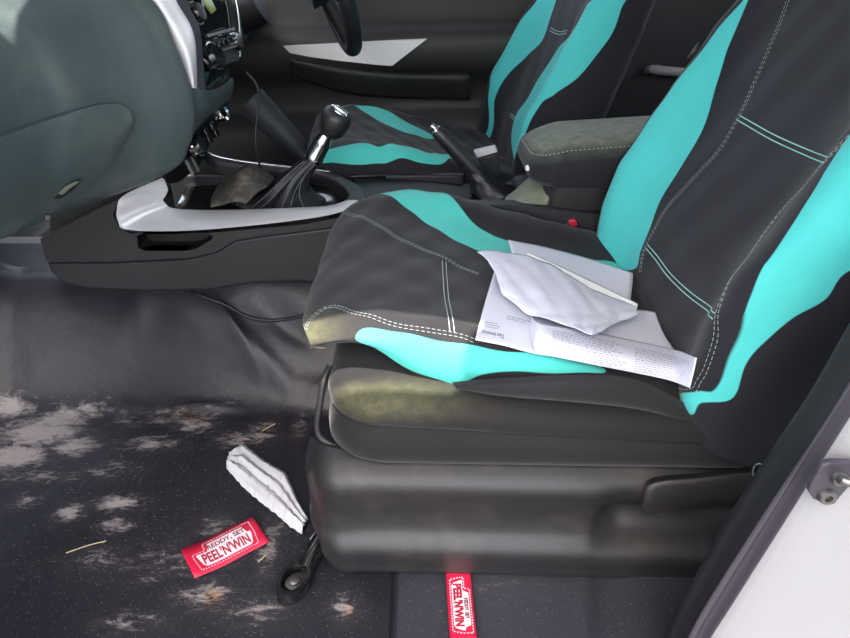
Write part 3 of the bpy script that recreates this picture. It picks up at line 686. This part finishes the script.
obj('chrome_edge', MB().tube([(x + .002, YF + .004, z) for x, z in FE[:5]], .0035, n=40), M['chrome'], stk)
def knob(u, v, Y, r, name='control_knob', par=None):
    c = P(u, v, Y=Y); ax = (.93, -.15, .33)
    k = obj(name, MB().lathe([(0, .016), (r * .8, .016), (r * .92, .013), (r, 0), (r * 1.1, -.004)], c, ax), M['gloss'], par or stk)
    return k, c
def ringpart(c, r, w, m, par, ax=(.93, -.15, .33), h=.006):
    return obj('knob_ring', MB().lathe([(r - w, h), (r, h), (r, h - .004), (r - w, h - .004), (r - w, h)], c, ax), m, par)
k, c = knob(212, 57, 1.29, .024); ringpart(c, .026, .003, M['chrome'], k)
k, c = knob(233, 43, 1.40, .017); ringpart(c, .0185, .003, M['chrome'], k)
k, c = knob(194, 14, 1.265, .018); ringpart(c, .020, .002, M['steel'], k)
ax = V((.93, -.15, .33)).normalized(); sidev = ax.cross(V((0, 0, 1))).normalized(); upv = sidev.cross(ax)
import mathutils
RM = mathutils.Matrix((ax, sidev, upv)).transposed()
obj('climate_display', MB().box(P(222, 52, Y=1.345), (.006, .052, .026), RM), M['plastic_dark'], stk, bevel=.004)
obj('button_row', MB().box(P(219, 33, Y=1.33) + ax * .003, (.003, .06, .0025), RM).box(P(224, 50, Y=1.345) + ax * .008, (.002, .042, .0018), RM), M['steel'], stk)
for i in range(4):
    obj('button', MB().box(P(216 + i * 4.6, 46 - i * 2.4, Y=1.31 + i * .022) + ax * .008, (.003, .008, .005), RM), M['gloss'], stk, bevel=.001)
obj('panel_reflection', MB().prism([P(200, -6, Y=1.30), P(205, 6, Y=1.30), P(211, 14, Y=1.32), P(215, 10, Y=1.33), P(211, 2, Y=1.33), P(205, -8, Y=1.33)], ax * .003), M['reflection'], stk)  # yellow-green reflection on the gloss panel, painted as a thin patch
# lower socket panel above the console tray
lp = [[P(186, 118, Y=1.215), P(170, 150, Y=1.212), P(162, 172, Y=1.222), P(168, 184, Y=1.24)], [P(212, 108, Y=1.30), P(196, 134, Y=1.30), P(188, 158, Y=1.31), P(182, 180, Y=1.33)], [P(226, 102, Y=1.38), P(216, 124, Y=1.38), P(210, 142, Y=1.39), P(203, 160, Y=1.42)], [P(232, 98, Y=1.43), P(222, 118, Y=1.44), P(214, 134, Y=1.45), P(204, 150, Y=1.46)]]
sp = obj('socket_panel', MB().loft(lp, 24, 24), M['plastic_dark'], dash, solid=.004)
k, c = knob(196, 146, 1.262, .020, 'drive_selector', sp); ringpart(c, .021, .004, M['chrome'], k)
obj('socket', MB().lathe([(.010, .004), (.016, .006), (.018, .002), (.018, -.01)], P(222, 113, Y=1.375), (.9, -.2, .35)), M['chrome'], sp)
for u, v, Y in ((204, 133, 1.30), (210, 127, 1.325), (207, 140, 1.315), (214, 134, 1.345)):
    obj('button', MB().box(P(u, v, Y=Y) + ax * .004, (.005, .008, .008), RM), M['gloss'], sp, bevel=.0015)
obj('button_pair', MB().box(P(186, 173, Y=1.25) + V((.01, 0, .012)), (.003, .005, .016), RM).box(P(191, 170, Y=1.265) + V((.01, 0, .012)), (.003, .004, .016), RM), M['steel'], sp, bevel=.001)

# steering wheel, its lowest part in view
sw = thing('steering_wheel', 'black steering wheel rim hanging in front of the driver seat', 'steering wheel', (-.30, 1.74, .75))
nrm = V((.93, .26, .27)).normalized(); side_w = V((0, 0, 1)).cross(nrm).normalized(); cu = nrm.cross(side_w) * (-1 if nrm.cross(side_w).z > 0 else 1)
def wheel_pt(t, R): return V((-.235, 1.74, .775)) + cu * R * math.cos(t) + side_w * R * math.sin(t)
pts = [wheel_pt(6.28318 * k / 64, .188) for k in range(65)]
obj('rim', MB().tube(pts, .0195, k=14, caps=False), M['leather'], sw)
obj('hub', MB().lathe([(0, .03), (.05, .028), (.075, .01), (.08, -.03)], V((-.235, 1.74, .775)) - nrm * .03, nrm), M['plastic_dark'], sw)
for t in (1.2, -1.2, 0): obj('spoke', MB().tube([wheel_pt(t, .06) - nrm * .02, wheel_pt(t, .185)], [.02, .013], n=8), M['plastic_dark'], sw)

# ================================================================== CENTRE CONSOLE
con = thing('centre_console', 'long black centre console with silver trimmed shifter tray', 'console', (-.2, 1.33, .2))
YC = 1.20
outl = [(40, 239), (80, 218), (119, 199), (113, 215), (118, 226), (130, 234), (200, 234), (300, 225), (350, 216), (372, 208), (420, 205), (520, 205), (600, 215), (600, 290), (440, 290), (300, 281), (262, 282), (240, 285), (210, 290), (150, 291), (90, 289), (66, 284), (52, 272), (44, 255)]
slot = [(137, 236), (142, 234), (180, 234), (206, 233), (213, 236), (211, 240), (196, 249), (186, 251), (145, 251), (138, 248)]
o = obj('side_panel', MB().prism([P(u, v, Y=YC) for u, v in outl], (0, .03, 0), [[P(u, v, Y=YC) for u, v in slot][::-1]]), M['console'], con, bevel=.005)
# lower half stands a little proud, with a crease that climbs behind the slot
low = [(50, 262), (108, 262), (190, 258), (216, 252), (236, 240), (262, 236), (372, 222), (440, 225), (440, 288), (300, 279), (262, 280), (240, 283), (210, 288), (150, 289), (90, 287), (68, 282), (54, 271)]
obj('lower_panel', MB().prism([P(u, v, Y=YC) + V((0, .002, 0)) for u, v in low], (0, -.010, 0)), M['console'], con, bevel=.009)
pk = MB(); q = [P(u, v, Y=YC) for u, v in slot]
pk.grid([[p + V((0, .004, 0)) for p in q], [p + V((0, .05, 0)) for p in q]], wrap=True); pk.cap([len(q) + i for i in range(len(q))])
obj('slot_pocket', pk, M['plastic_dark'], con)
# silver surround
so_ = [P(161, 179, Y=1.205), P(140, 187, Y=1.198), P(122, 197, Y=1.195), P(118, 208, Y=1.192), P(119, 220, Y=1.192), P(131, 229, Y=1.192), P(200, 229, Y=1.192), P(300, 219, Y=1.192), P(346, 210, Y=1.192), P(363, 202, Y=1.20)]
si_ = [P(165, 181, Y=1.225), P(163, 186, Y=1.226), P(160, 191, Y=1.228), P(160, 197, Y=1.23), P(164, 203, Y=1.235), P(173, 208, Y=1.24), P(210, 210, Y=1.245), P(290, 208, Y=1.245), P(328, 206, Y=1.245), P(343, 202, Y=1.25)]
lo_ = [p + V((0, .006, -.004)) for p in so_]
mid_ = [(a + b) / 2 + V((0, -.002, .005)) for a, b in zip(so_, si_)]
dn_ = [p + V((0, .006, -.02)) for p in si_]
obj('silver_trim', MB().loft([lo_, so_, mid_, si_, dn_], 24, 120), M['silver'], con)
# rounded rear end and far rim of the tray opening
ro = [P(343, 209, Y=1.21), P(358, 205, Y=1.23), P(366, 198, Y=1.27), P(362, 189, Y=1.34), P(348, 180, Y=1.41), P(330, 173, Y=1.45), P(285, 168, Y=1.465), P(239, 162, Y=1.465), P(212, 156, Y=1.455), P(201, 147, Y=1.44)]
ri = [P(325, 206, Y=1.245), P(340, 203, Y=1.25), P(349, 197, Y=1.28), P(345, 189, Y=1.34), P(336, 183, Y=1.40), P(322, 177, Y=1.43), P(285, 171, Y=1.445), P(240, 165, Y=1.445), P(216, 160, Y=1.43), P(208, 152, Y=1.41)]
obj('tray_rim', MB().loft([[p + V((0, 0, -.03)) for p in ro], ro, [(a + b) / 2 + V((0, 0, .003)) for a, b in zip(ro, ri)], ri, [p + V((0, 0, -.03)) for p in ri]], 16, 90), M['plastic'], con)
obj('chrome_edge', MB().tube([p + V((0, 0, .003)) for p in ro[5:]], .0028, n=60), M['chrome'], con)
# tray floor, dished
tf_ = []
for x in np.linspace(-.55, -.09, 30):
    tf_.append([(x, y, .354 + .07 * (x + .33) * .5 - .03 * math.sin(math.pi * (y - 1.22) / .25)) for y in np.linspace(1.25, 1.47, 16)])
obj('tray', MB().grid(tf_), M['gloss'], con, solid=.003)
obj('far_side', MB().box((-.25, 1.468, .27), (.34, .01, .09)), M['console'], con, bevel=.005)
# body behind the tray that carries hand brake and armrest
tb = [[(x, 1.205, .20), (x, 1.205, z - .012), (x, 1.215, z), (x, 1.33, z + .003), (x, 1.45, z), (x, 1.46, z - .012), (x, 1.46, .2)] for x, z in ((-.16, .352), (-.1, .353), (.02, .345), (.12, .335), (.19, .34), (.24, .36), (.5, .37))]
obj('rear_body', MB().loft(tb, 40, 40), M['plastic_dark'], con)
# pale dusty scoop in front of the armrest
sc_ = [[P(505, 206, Y=1.21), P(524, 208, Y=1.21), P(547, 214, Y=1.21)], [P(505, 202, Y=1.25), P(528, 197, Y=1.235), P(548, 204, Y=1.225)], [P(507, 198, Y=1.30), P(533, 186, Y=1.28), P(552, 192, Y=1.235)], [P(512, 195, Y=1.34), P(535, 176, Y=1.33), P(556, 182, Y=1.24)]]
obj('dusty_scoop', MB().loft(sc_, 16, 16), M['dusty_plastic'], con, solid=.004)
# storage box and padded lid
def rrect(x0, x1, y0, y1, r, n=7):
    out = []
    for cx, cy, a0 in ((x1 - r, y1 - r, 0), (x0 + r, y1 - r, 90), (x0 + r, y0 + r, 180), (x1 - r, y0 + r, 270)):
        out += [(cx + r * math.cos(math.radians(a0 + k * 90 / n)), cy + r * math.sin(math.radians(a0 + k * 90 / n))) for k in range(n + 1)]
    return out
bx = [[(x, y, z) for x, y in rrect(.235 - i, .60, 1.215 - i, 1.45 + i, .035)] for z, i in ((.25, -.012), (.33, -.004), (.40, 0), (.418, 0))]
obj('storage_box', MB().grid(bx, wrap=True), M['plastic'], con)
def lidz(x, z, y=1.33): return z + (.07 * (1.33 - y) + .03 * (x - .3) - .028 * (1 - smooth(.19, .34, x))) * smooth(.42, .47, z)
ld = []
for z, i, r in ((.412, -.012, .05), (.414, .004, .055), (.425, .013, .06), (.472, .014, .06), (.491, .009, .058), (.500, -.004, .052), (.505, -.03, .04), (.506, -.07, .02)):
    ld.append([(x, y, lidz(x, z, y)) for x, y in rrect(.215 - i, .60, 1.212 - i, 1.452 + i, max(r, .02), 9)])
mb = MB().grid(ld, wrap=True); n = len(ld[0]); mb.cap([(len(ld) - 1) * n + i for i in range(n)])
al = obj('armrest_lid', mb, M['lid_fabric'], con)
vs = np.array([tuple(v.co) for v in al.data.vertices]) + np.array(ORG[con.name]); attr(al, 'inset', np.full(len(vs), -1.))
attr(al, 'dusty', np.clip((vs[:, 2] - np.array([lidz(x, .487, y) for x, y in vs[:, :2]])) / .012, 0, 1) * .85)  # dust on the lid top, paled to include sunlight there
stl = [V((x, y, lidz(x, .4925, y))) for x, y in rrect(.2062, .60, 1.2032, 1.46, .058, 9)]
mb = MB()
lq = [np.array(p) for p in stl[10:31]]; lL = np.concatenate([[0], np.cumsum([np.linalg.norm(b - a) for a, b in zip(lq, lq[1:])])]); lp_ = [np.array([np.interp(t, lL, [q[i] for q in lq]) for i in range(3)]) for t in np.linspace(0, lL[-1], 150)]
for i in range(0, 149, 2): mb.tube([lp_[i], lp_[i + 1]], .0007, k=5)
obj('stitching', mb, M['thread'], al)
obj('latch', MB().box(P(528, 168, Y=1.25), (.005, .006, .005)), M['card_white'], con, bevel=.003)

# gear lever
gr = thing('gear_lever', 'gear lever with round black knob, chrome collar and leather boot', 'gear lever', (-.2, 1.33, .34))
kc = P(334, 123, Y=1.33); base = P(292, 196, Y=1.33); cb = P(314, 158, Y=1.33)
axk = (kc - cb).normalized(); axk = (axk + V((0, -.06, .05))).normalized()
obj('knob', MB().lathe([(.016, -.029), (.020, -.026), (.0265, -.017), (.0305, -.002), (.031, .012), (.028, .022), (.021, .0285), (.020, .0275), (0, .0275)], kc, axk), M['leather'], gr)
obj('knob_cap', MB().lathe([(.0215, .0255), (.0205, .0300), (.016, .0318), (.015, .0308), (0, .0312)], kc, axk), M['chrome'], gr)
obj('collar', MB().lathe([(.0175, -.005), (.0195, -.002), (.0195, .004), (.0185, .006), (.0180, .036), (.0165, .042), (.012, .060)], cb, axk), M['chrome'], gr)
br = []
for f, rad, sq in ((0, .085, 1), (.08, .080, 1), (.25, .054, .9), (.45, .037, .6), (.65, .028, .35), (.85, .0225, .1), (1, .0195, 0)):
    b0 = V((base.x - .028, 1.33, .335)); c = b0 + (cb - b0) * f
    c.x += -.010 * math.sin(math.pi * f)
    br.append([tuple(c + V((rad * 1.0 * math.cos(t) * (1 + .10 * sq * math.cos(4 * t)) * (1 + .09 * (1 - f) * math.sin(5 * t + 5 * f)), rad * .95 * math.sin(t) * (1 + .10 * sq * math.cos(4 * t)) * (1 + .09 * (1 - f) * math.sin(5 * t + 5 * f)), .006 * math.sin(7 * t) * (1 - f) * f * 4))) for t in [6.28318 * k / 40 for k in range(40)]])
bt = MB().loft(br, 40, 80, wrap=True)
boot = obj('boot', bt, M['leather'], gr)
mb = MB(); rowsB = [bt.v[i * 80:(i + 1) * 80] for i in range(40)]
for j in (50, 53, 62, 65, 71): mb.tube([V(rowsB[i][j]) + (V(rowsB[i][j]) - V(rowsB[i][j - 40 if j >= 40 else j + 40])).normalized() * .001 for i in range(4, 39)], .0006, k=5)
obj('boot_seam', mb, M['thread_dim'], boot)
# dusty loose gaiter lying ahead of the lever
gt = [[P(210, 207, Y=1.255), P(222, 205, Y=1.255), P(236, 202, Y=1.255), P(245, 205, Y=1.255)], [P(212, 196, Y=1.28), P(226, 186, Y=1.28), P(241, 176, Y=1.27), P(258, 192, Y=1.26)], [P(222, 182, Y=1.33), P(234, 172, Y=1.32), P(250, 166, Y=1.30), P(268, 186, Y=1.28)], [P(236, 174, Y=1.38), P(246, 168, Y=1.38), P(258, 166, Y=1.37), P(275, 178, Y=1.34)]]
gb = MB().loft(gt, 30, 30)
tag(obj('gaiter_flap', gb, mat('dusty_leather', (50, 48, 44), .7, bump=.8, bscale=60, dust=.55, dcol=(130, 118, 96), dscale=45), solid=.003), 'dusty crumpled black leather flap in the tray ahead of the gear lever', 'flap')

# hand brake
hb = thing('hand_brake', 'black hand brake lever with chrome button and leather boot', 'hand brake', (.1, 1.37, .35))
h0, h1 = P(436, 130, Y=1.37), P(474, 170, Y=1.37)
obj('grip', MB().tube([h0, h0 + (h1 - h0) * .05, h0 + (h1 - h0) * .3, h0 + (h1 - h0) * .7, h1, h1 + (h1 - h0) * .3], [.0125, .0145, .0155, .0165, .0175, .0175], k=18), M['leather'], hb)
bd = (h0 - h1).normalized()
obj('release_button', MB().lathe([(.0125, -.002), (.0105, .003), (.006, .004), (.006, .012), (.005, .014), (0, .0145)], h0, bd), M['chrome'], hb)
hr = []
for f, rx, ry in ((0, .055, .045), (.3, .042, .036), (.6, .030, .028), (.85, .024, .022), (1, .019, .019)):
    c = V((.155, 1.37, .345)) + (h1 + (h1 - h0) * .05 - V((.155, 1.37, .345))) * f
    hr.append([tuple(c + V((rx * math.cos(t) * (1 + .07 * math.sin(6 * t + 9 * f)), ry * math.sin(t) * (1 + .07 * math.sin(5 * t - 7 * f)), .008 * math.sin(4 * t) * (1 - f)))) for t in [6.28318 * k / 30 for k in range(30)]])
obj('boot', MB().loft(hr, 24, 60, wrap=True), M['leather'], hb)
bk = thing('seat_belt_buckle', 'silver topped seat belt buckle beside the driver seat', 'buckle', P(487, 165, Y=1.46))
obj('housing', MB().prism([P(478, 158, Y=1.455), P(497, 153, Y=1.455), P(502, 176, Y=1.455), P(486, 180, Y=1.455)], (0, .02, 0)), M['plastic_dark'], bk, bevel=.003)
obj('slot_plate', MB().prism([P(474, 152, Y=1.452), P(496, 147, Y=1.452), P(498, 152, Y=1.452), P(477, 158, Y=1.452)], (0, .022, 0)), M['silver'], bk, bevel=.002)
bk = thing('seat_belt_buckle', 'black seat belt buckle with red button between passenger seat and armrest', 'buckle', P(572, 226, Y=1.20))
obj('housing', MB().prism([P(564, 224, Y=1.195), P(578, 221, Y=1.195), P(590, 246, Y=1.195), P(574, 250, Y=1.195)], (0, .018, 0)), M['plastic'], bk, bevel=.004)
obj('red_button', MB().prism([P(568, 221, Y=1.194), P(576, 219.5, Y=1.194), P(579, 226, Y=1.194), P(571, 228, Y=1.194)], (0, .014, 0)), M['belt_red'], bk, bevel=.003)

# cables
tag(obj('charging_cable', MB().tube([P(246, 72, Y=1.42), P(256, 84, Y=1.42), P(259, 100, Y=1.41), P(256, 125, Y=1.40), P(256, 150, Y=1.38), P(262, 172, Y=1.34), P(266, 186, Y=1.31)], .0028, n=50), M['rubber']), 'thin black cable hanging from the dash into the console tray', 'cable')
def on_floor(u, v, up=0):
    lo, hi = .4, 1.3; best = None
    for k in range(400):
        Y = .45 + k * .002; p = P(u, v, Y=Y)
        if p.z <= floor_z(p.x, p.y): return p + V((0, -up * .8, up * .6))
    return P(u, v, Y=1.2)
tag(obj('floor_cable', MB().tube([P(188, 289, Y=1.205)] + [on_floor(u, v, .004) for u, v in ((196, 294), (210, 299), (228, 306), (246, 316), (262, 320), (282, 320), (304, 316), (330, 312))], .0036, n=60), M['rubber']), 'black cable running from under the console towards the passenger seat', 'cable')

# ================================================================== LOOSE THINGS
# paper sheets on the cushion: four traced corners laid on the cushion, gently curled
CBV = BVHTree.FromPolygons([tuple(p) for r in cR for p in r] + [tuple(p) for r in bR for p in r],
    [(i * 150 + j, i * 150 + j + 1, (i + 1) * 150 + j + 1, (i + 1) * 150 + j) for i in range(129) for j in range(149)] +
    [(19500 + i * 230 + j, 19500 + i * 230 + j + 1, 19500 + (i + 1) * 230 + j + 1, 19500 + (i + 1) * 230 + j) for i in range(129) for j in range(229)])
def on_seat(u, v, up):
    d = (P(u, v, Y=1.0) - CAM).normalized(); h = CBV.ray_cast(CAM + V((0, 0, -up)), d)
    return h[0] + V((0, 0, up)) if h[0] is not None else P(u, v, Y=.95)
def lerp(pts, n):
    pts = [np.array(p, float) for p in pts]; t = np.linspace(0, len(pts) - 1, n)
    return [pts[min(int(x), len(pts) - 2)] * (1 - (x - min(int(x), len(pts) - 2))) + pts[min(int(x), len(pts) - 2) + 1] * (x - min(int(x), len(pts) - 2)) for x in t]
def sheet(rows, ups, label, m, name='paper_sheet', nu=26, nv=30, crumple=.0):
    ctrl = [[on_seat(u, v, up) for (u, v), up in zip(r, us)] for r, us in zip(rows, ups)]
    if crumple:
        rr = [lerp(r, nv) for r in ctrl]; cc = [lerp([rr[i][j] for i in range(len(rr))], nu) for j in range(nv)]
        mb = MB().grid([[cc[j][i] + np.array((0, 0, crumple * (abs(math.sin(i * .33 + j * .21)) + .6 * abs(math.sin(i * .17 - j * .31)) + .5 * math.sin(j * .5)))) for j in range(nv)] for i in range(nu)])
    else: mb = MB().loft(ctrl, nu, nv)
    o = obj(name, mb, m, solid=.0004, fix=False)
    tag(o, label, 'paper', 'papers on the passenger seat')
    return o, mb
GP = 'papers on the passenger seat'
# the sheet furthest back
sheet([[(508, 240), (545, 247), (590, 259), (633, 273)], [(515, 262), (550, 270), (590, 279), (632, 288)], [(525, 285), (560, 294), (600, 300), (630, 304)]],
      [(.012, .012, .012, .014), (.012, .014, .014, .018), (.01, .01, .01, .012)], 'blank white sheet at the back of the pile, against the backrest', M['paper'])
# invoice sheet to the left
inv, invm = sheet([[(494, 272), (530, 282), (570, 296), (610, 310)], [(484, 306), (518, 314), (556, 324), (600, 334)], [(475, 340), (505, 346), (536, 354), (580, 360)]],
      [(.010, .010, .010, .010), (.012, .014, .014, .012), (.012, .013, .014, .012)], 'white invoice sheet with small print at the front left of the pile', M['paper'])
# sheet behind the folded one on the right
sheet([[(560, 312), (600, 311), (636, 310), (655, 312)], [(560, 330), (605, 330), (645, 330), (664, 334)], [(565, 345), (610, 352), (650, 358), (680, 358)]],
      [(.012, .012, .012, .012), (.012, .014, .014, .014), (.008, .008, .008, .01)], 'lightly printed sheet showing behind the folded page, near the backrest', M['paper'])
# folded printed page across the front
fold, foldm = sheet([[(532, 316), (541, 324), (580, 330), (630, 340), (675, 350), (697, 358)], [(530, 328), (541, 337), (580, 345), (630, 355), (672, 364), (694, 372)], [(533, 346), (540, 353), (580, 362), (630, 372), (668, 380), (690, 388)]],
      [(.016, .030, .026, .020, .02, .022), (.014, .028, .026, .022, .02, .022), (.008, .014, .014, .012, .014, .02)], 'folded page of dense printed columns at the front of the pile', M['paper'], nv=50)
# added narrow strip, sunlight on the back sheet put into its near-white colour
sheet([[(528, 252), (560, 266), (600, 285), (638, 304)], [(520, 262), (556, 280), (596, 298), (636, 312)]],
      [(.026, .026, .024, .026), (.02, .02, .018, .02)], 'added white strip painted as sunlight on the back sheet, under the top sheet', M['paper_sunlit'], nu=8)
# top blank sheet
sheet([[(477, 252), (500, 252), (526, 256), (548, 264), (570, 276), (590, 290), (624, 302), (636, 309)],
       [(488, 262), (510, 266), (536, 274), (560, 284), (582, 296), (600, 304), (622, 312), (638, 315)],
       [(496, 276), (516, 284), (542, 294), (566, 303), (588, 312), (606, 318), (618, 321), (622, 322)],
       [(500, 290), (524, 302), (546, 310), (566, 317), (580, 323), (592, 329), (604, 330), (610, 326)],
       [(503, 297), (526, 314), (548, 321), (566, 326), (578, 331), (592, 336), (598, 334), (606, 328)]],
      [(.028, .03, .032, .032, .032, .03, .03, .034), (.03, .034, .036, .036, .036, .034, .034, .036), (.028, .034, .038, .038, .038, .036, .034, .034), (.024, .03, .034, .036, .036, .036, .036, .034), (.02, .026, .03, .034, .034, .036, .036, .034)],
      'blank crumpled white sheet lying on top of the pile', M['paper'], nu=33, nv=57, crumple=.0016)
# print: small bars for the words, laid on the sheets
def sheet_pt(mb, nu, nv, f, g, up=.0009):
    i = min(nu - 2, int(f * (nu - 1))); j = min(nv - 2, int(g * (nv - 1))); a = f * (nu - 1) - i; b = g * (nv - 1) - j
    q = lambda k, l: V(mb.v[(i + k) * nv + j + l])
    p = (q(0, 0) * (1 - a) + q(1, 0) * a) * (1 - b) + (q(0, 1) * (1 - a) + q(1, 1) * a) * b
    n = (q(1, 0) - q(0, 0)).cross(q(0, 1) - q(0, 0)).normalized()
    return p + (n if n.z > 0 else -n) * up
def lines(mb, nu, nv, f0, f1, g0, g1, nl, th, fill=1.0):
    out = MB()
    for k in range(nl):
        f = f0 + (f1 - f0) * (k + .5) / nl; g = g0; end = g0 + (g1 - g0) * (random.uniform(.75, 1) if fill else random.uniform(.3, .9))
        while g < end:
            w = random.uniform(.006, .022)
            out.grid([[sheet_pt(mb, nu, nv, f, g), sheet_pt(mb, nu, nv, f, min(g + w, .995))], [sheet_pt(mb, nu, nv, f + th, g), sheet_pt(mb, nu, nv, f + th, min(g + w, .995))]])
            g += w + .006
    return out
obj('print', lines(foldm, 26, 50, .16, .98, .27, .58, 13, .018), M['ink'], fold, fix=False)
obj('print', lines(foldm, 26, 50, .22, .96, .62, .96, 11, .018), M['ink'], fold, fix=False)
obj('print', lines(invm, 26, 30, .55, .62, .25, .6, 2, .012, 0), M['ink'], inv, fix=False)
def inv_text(x, y): return sheet_pt(invm, 26, 30, min(.985, max(.02, .88 + y)), min(.98, max(.01, .17 - x)), .001)
obj('lettering', text_mb('Tax Invoice', .085, .62, inv_text, 0), M['plastic_dark'], inv, fix=False)
obj('print', lines(invm, 26, 30, .70, .80, .05, .22, 3, .012), M['ink'], inv, fix=False)

# promotional tickets
def ticket(loc, ang, W, H, label, tiltz=0):
    t = thing('ticket', label, 'ticket', loc, 'red promotional tickets'); t.rotation_euler = (0, 0, ang)
    ORG[t.name] = V()
    bend = lambda x, y: .003 * (x / W * 2) ** 2 + .0006 * math.sin(x * 90)
    at = lambda x, y, up=0: V((x, y, .0012 + bend(x, y) + up))
    g_ = lambda x0, x1, y0, y1, up, n=20: MB().grid([[at(x0 + (x1 - x0) * i / n, y0 + (y1 - y0) * j / 4, up) for j in range(5)] for i in range(n + 1)])
    obj('card', g_(-W / 2, W / 2, -H / 2, H / 2, 0), M['red'], t, solid=.0006, fix=False)
    # white plate: flag shape with slanted ends
    pb = []
    for i in range(21):
        f = i / 20; x = -W * .37 + W * .74 * f
        top_, bo_ = H * .12 + H * .22 * smooth(.20, .24, f) * (1 - smooth(.90, .93, f)), -H * .31
        if f < .06: bo_ = -H * .30 + H * .36 * (1 - f / .06)
        if f > .94: bo_ = -H * .30 + H * .30 * ((f - .94) / .06)
        pb.append([at(x, bo_, .0009), at(x, (bo_ + top_) / 2, .0009), at(x, top_ + .0, .0009)])
    obj('white_plate', MB().grid(pb), M['card_white'], t, fix=False)
    mb = MB()
    loop = [(-W * .41, H * .17), (-W * .41, -.0), (-W * .38, -H * .37), (W * .38, -H * .37), (W * .41, 0), (W * .41, H * .40), (-W * .24, H * .40), (-W * .25, H * .17)]
    for i in range(len(loop)):
        a, b = V(loop[i]), V(loop[(i + 1) % len(loop)]); L = (b - a).length; n = max(2, int(L / .0042))
        for k in range(n):
            p, q = a + (b - a) * (k + .2) / n, a + (b - a) * (k + .75) / n; w = V((-(b - a).y, (b - a).x)).normalized() * .0007
            mb.grid([[at(*(p - w), .001), at(*(q - w), .001)], [at(*(p + w), .001), at(*(q + w), .001)]])
    obj('dashed_border', mb, M['card_white'], t, fix=False)
    obj('lettering', text_mb("PEEL'N'WIN", H * .44, W * .68 / (H * .44 * 5.55), lambda x, y: at(x, y - H * .105, .0014), .0009), M['red_ink'], t, fix=False)
    obj('lettering', text_mb("REDDY, SET", H * .19, .95, lambda x, y: at(x + W * .05, y + H * .215, .0014), .0004), M['maroon'], t, fix=False)
    return t
def quadinfo(px, z):
    q = [P(u, v, Z=z) for u, v in px]; c = sum(q, V()) / 4
    d = ((q[1] - q[0]) + (q[2] - q[3])) / 2; h = ((q[1] - q[2]) + (q[0] - q[3])) / 2
    return c, math.atan2(d.y, d.x), d.length, h.length
c, ang, W, H = quadinfo([(179.5, 551), (252, 519), (270, 541), (197, 580.5)], 0)
TK = (W, H)
ticket((c.x, c.y, floor_z(c.x, c.y) + .001), ang, W, H, 'red ticket lying flat on the dusty floor below the white tissue')
c2, ang2, W2, H2 = quadinfo([(470, 573), (477, 641), (450, 642), (446, 575)], .028)
ticket((c2.x, c2.y, c2.z), ang2, W2, H2, 'red ticket on the mat tucked under the seat side shield')

# crumpled tissue
outA = [(230, 456), (243, 446), (262, 461), (285, 475), (291, 488), (297, 503), (307, 521)]
outB = [(228, 469), (243, 487), (256, 499), (268, 509), (280, 518), (291, 527), (303, 534)]
tr_ = []; random.seed(3)
for f, hgt in ((0, .0015), (.12, .012), (.28, .007), (.42, .016), (.58, .008), (.74, .015), (.9, .010), (1, .0015)):
    tr_.append([P(a[0] + (b[0] - a[0]) * f, a[1] + (b[1] - a[1]) * f, Z=.0) + V((0, 0, hgt * .7 * random.uniform(.75, 1.25) + .001)) for a, b in zip(outA, outB)])
rr_ = [lerp(r, 43) for r in tr_]; cc_ = [lerp([rr_[i][j] for i in range(len(rr_))], 43) for j in range(43)]; mb = MB().grid([[tuple(cc_[j][i]) for j in range(43)] for i in range(43)])
mb.v = [(x, y, z + .0016 * math.sin(x * 260 + y * 90) * math.sin(y * 170) + .001 * math.sin(x * 500)) for x, y, z in mb.v]
tag(obj('tissue', mb, M['tissue'], solid=.003, fix=False), 'crumpled white paper tissue on the floor beside the seat', 'tissue')
tag(obj('thread_loop', MB().tube([P(754, 480, Y=.60), P(753, 470, Y=.59), P(757, 464, Y=.585), P(763, 465, Y=.585), P(762, 470, Y=.59)], .0007, k=5, n=24), M['thread']), 'tiny curled pale thread beside the recline lever near the pillar', 'thread')
# bits of straw
for a, b, lab in (((66, 553), (106, 541), 'dry straw stalk on the muddy floor, leftmost of the three'), ((262, 431), (275, 424), 'short straw bit on the floor behind the tissue'), ((258, 562), (266, 555), 'tiny straw bit on the floor between ticket and seat rail')):
    p, q = P(*a, Z=.003), P(*b, Z=.003)
    tag(obj('straw', MB().tube([p, (p + q) / 2 + V((.002, .002, .001)), q], .0009, k=5, n=8), M['straw']), lab, 'straw', 'straw bits on the floor')

# ================================================================== LIGHT
w = bpy.data.worlds.new('sky'); SC.world = w; w.use_nodes = True
nt = w.node_tree; bg = nt.nodes['Background']
sky = nt.nodes.new('ShaderNodeTexSky'); sky.sky_type = 'NISHITA'; sky.sun_disc = False; sky.sun_elevation = math.radians(50); sky.sun_rotation = math.radians(200)
sky.air_density = 1.0; sky.dust_density = 3.0; sky.ozone_density = 1.0
mixn = nt.nodes.new('ShaderNodeMix'); mixn.data_type = 'RGBA'; mixn.inputs[0].default_value = .45; mixn.inputs[7].default_value = (5.5, 5.6, 5.8, 1)
nt.links.new(sky.outputs[0], mixn.inputs[6]); nt.links.new(mixn.outputs[2], bg.inputs[0]); bg.inputs[1].default_value = .38
sd = bpy.data.lights.new('sun', 'SUN'); sd.energy = 8.0; sd.angle = math.radians(.8); sd.color = (1, .95, .86)
sun = bpy.data.objects.new('sun', sd); COL.objects.link(sun); sun.location = (-2, -2, 3)
sun.rotation_euler = V((.10, .284, -1)).to_track_quat('-Z', 'Y').to_euler()

SC.view_settings.view_transform = 'Standard'; SC.view_settings.look = 'None'; SC.view_settings.gamma = 1; SC.view_settings.use_curve_mapping = False
SC.view_settings.exposure = 1.02
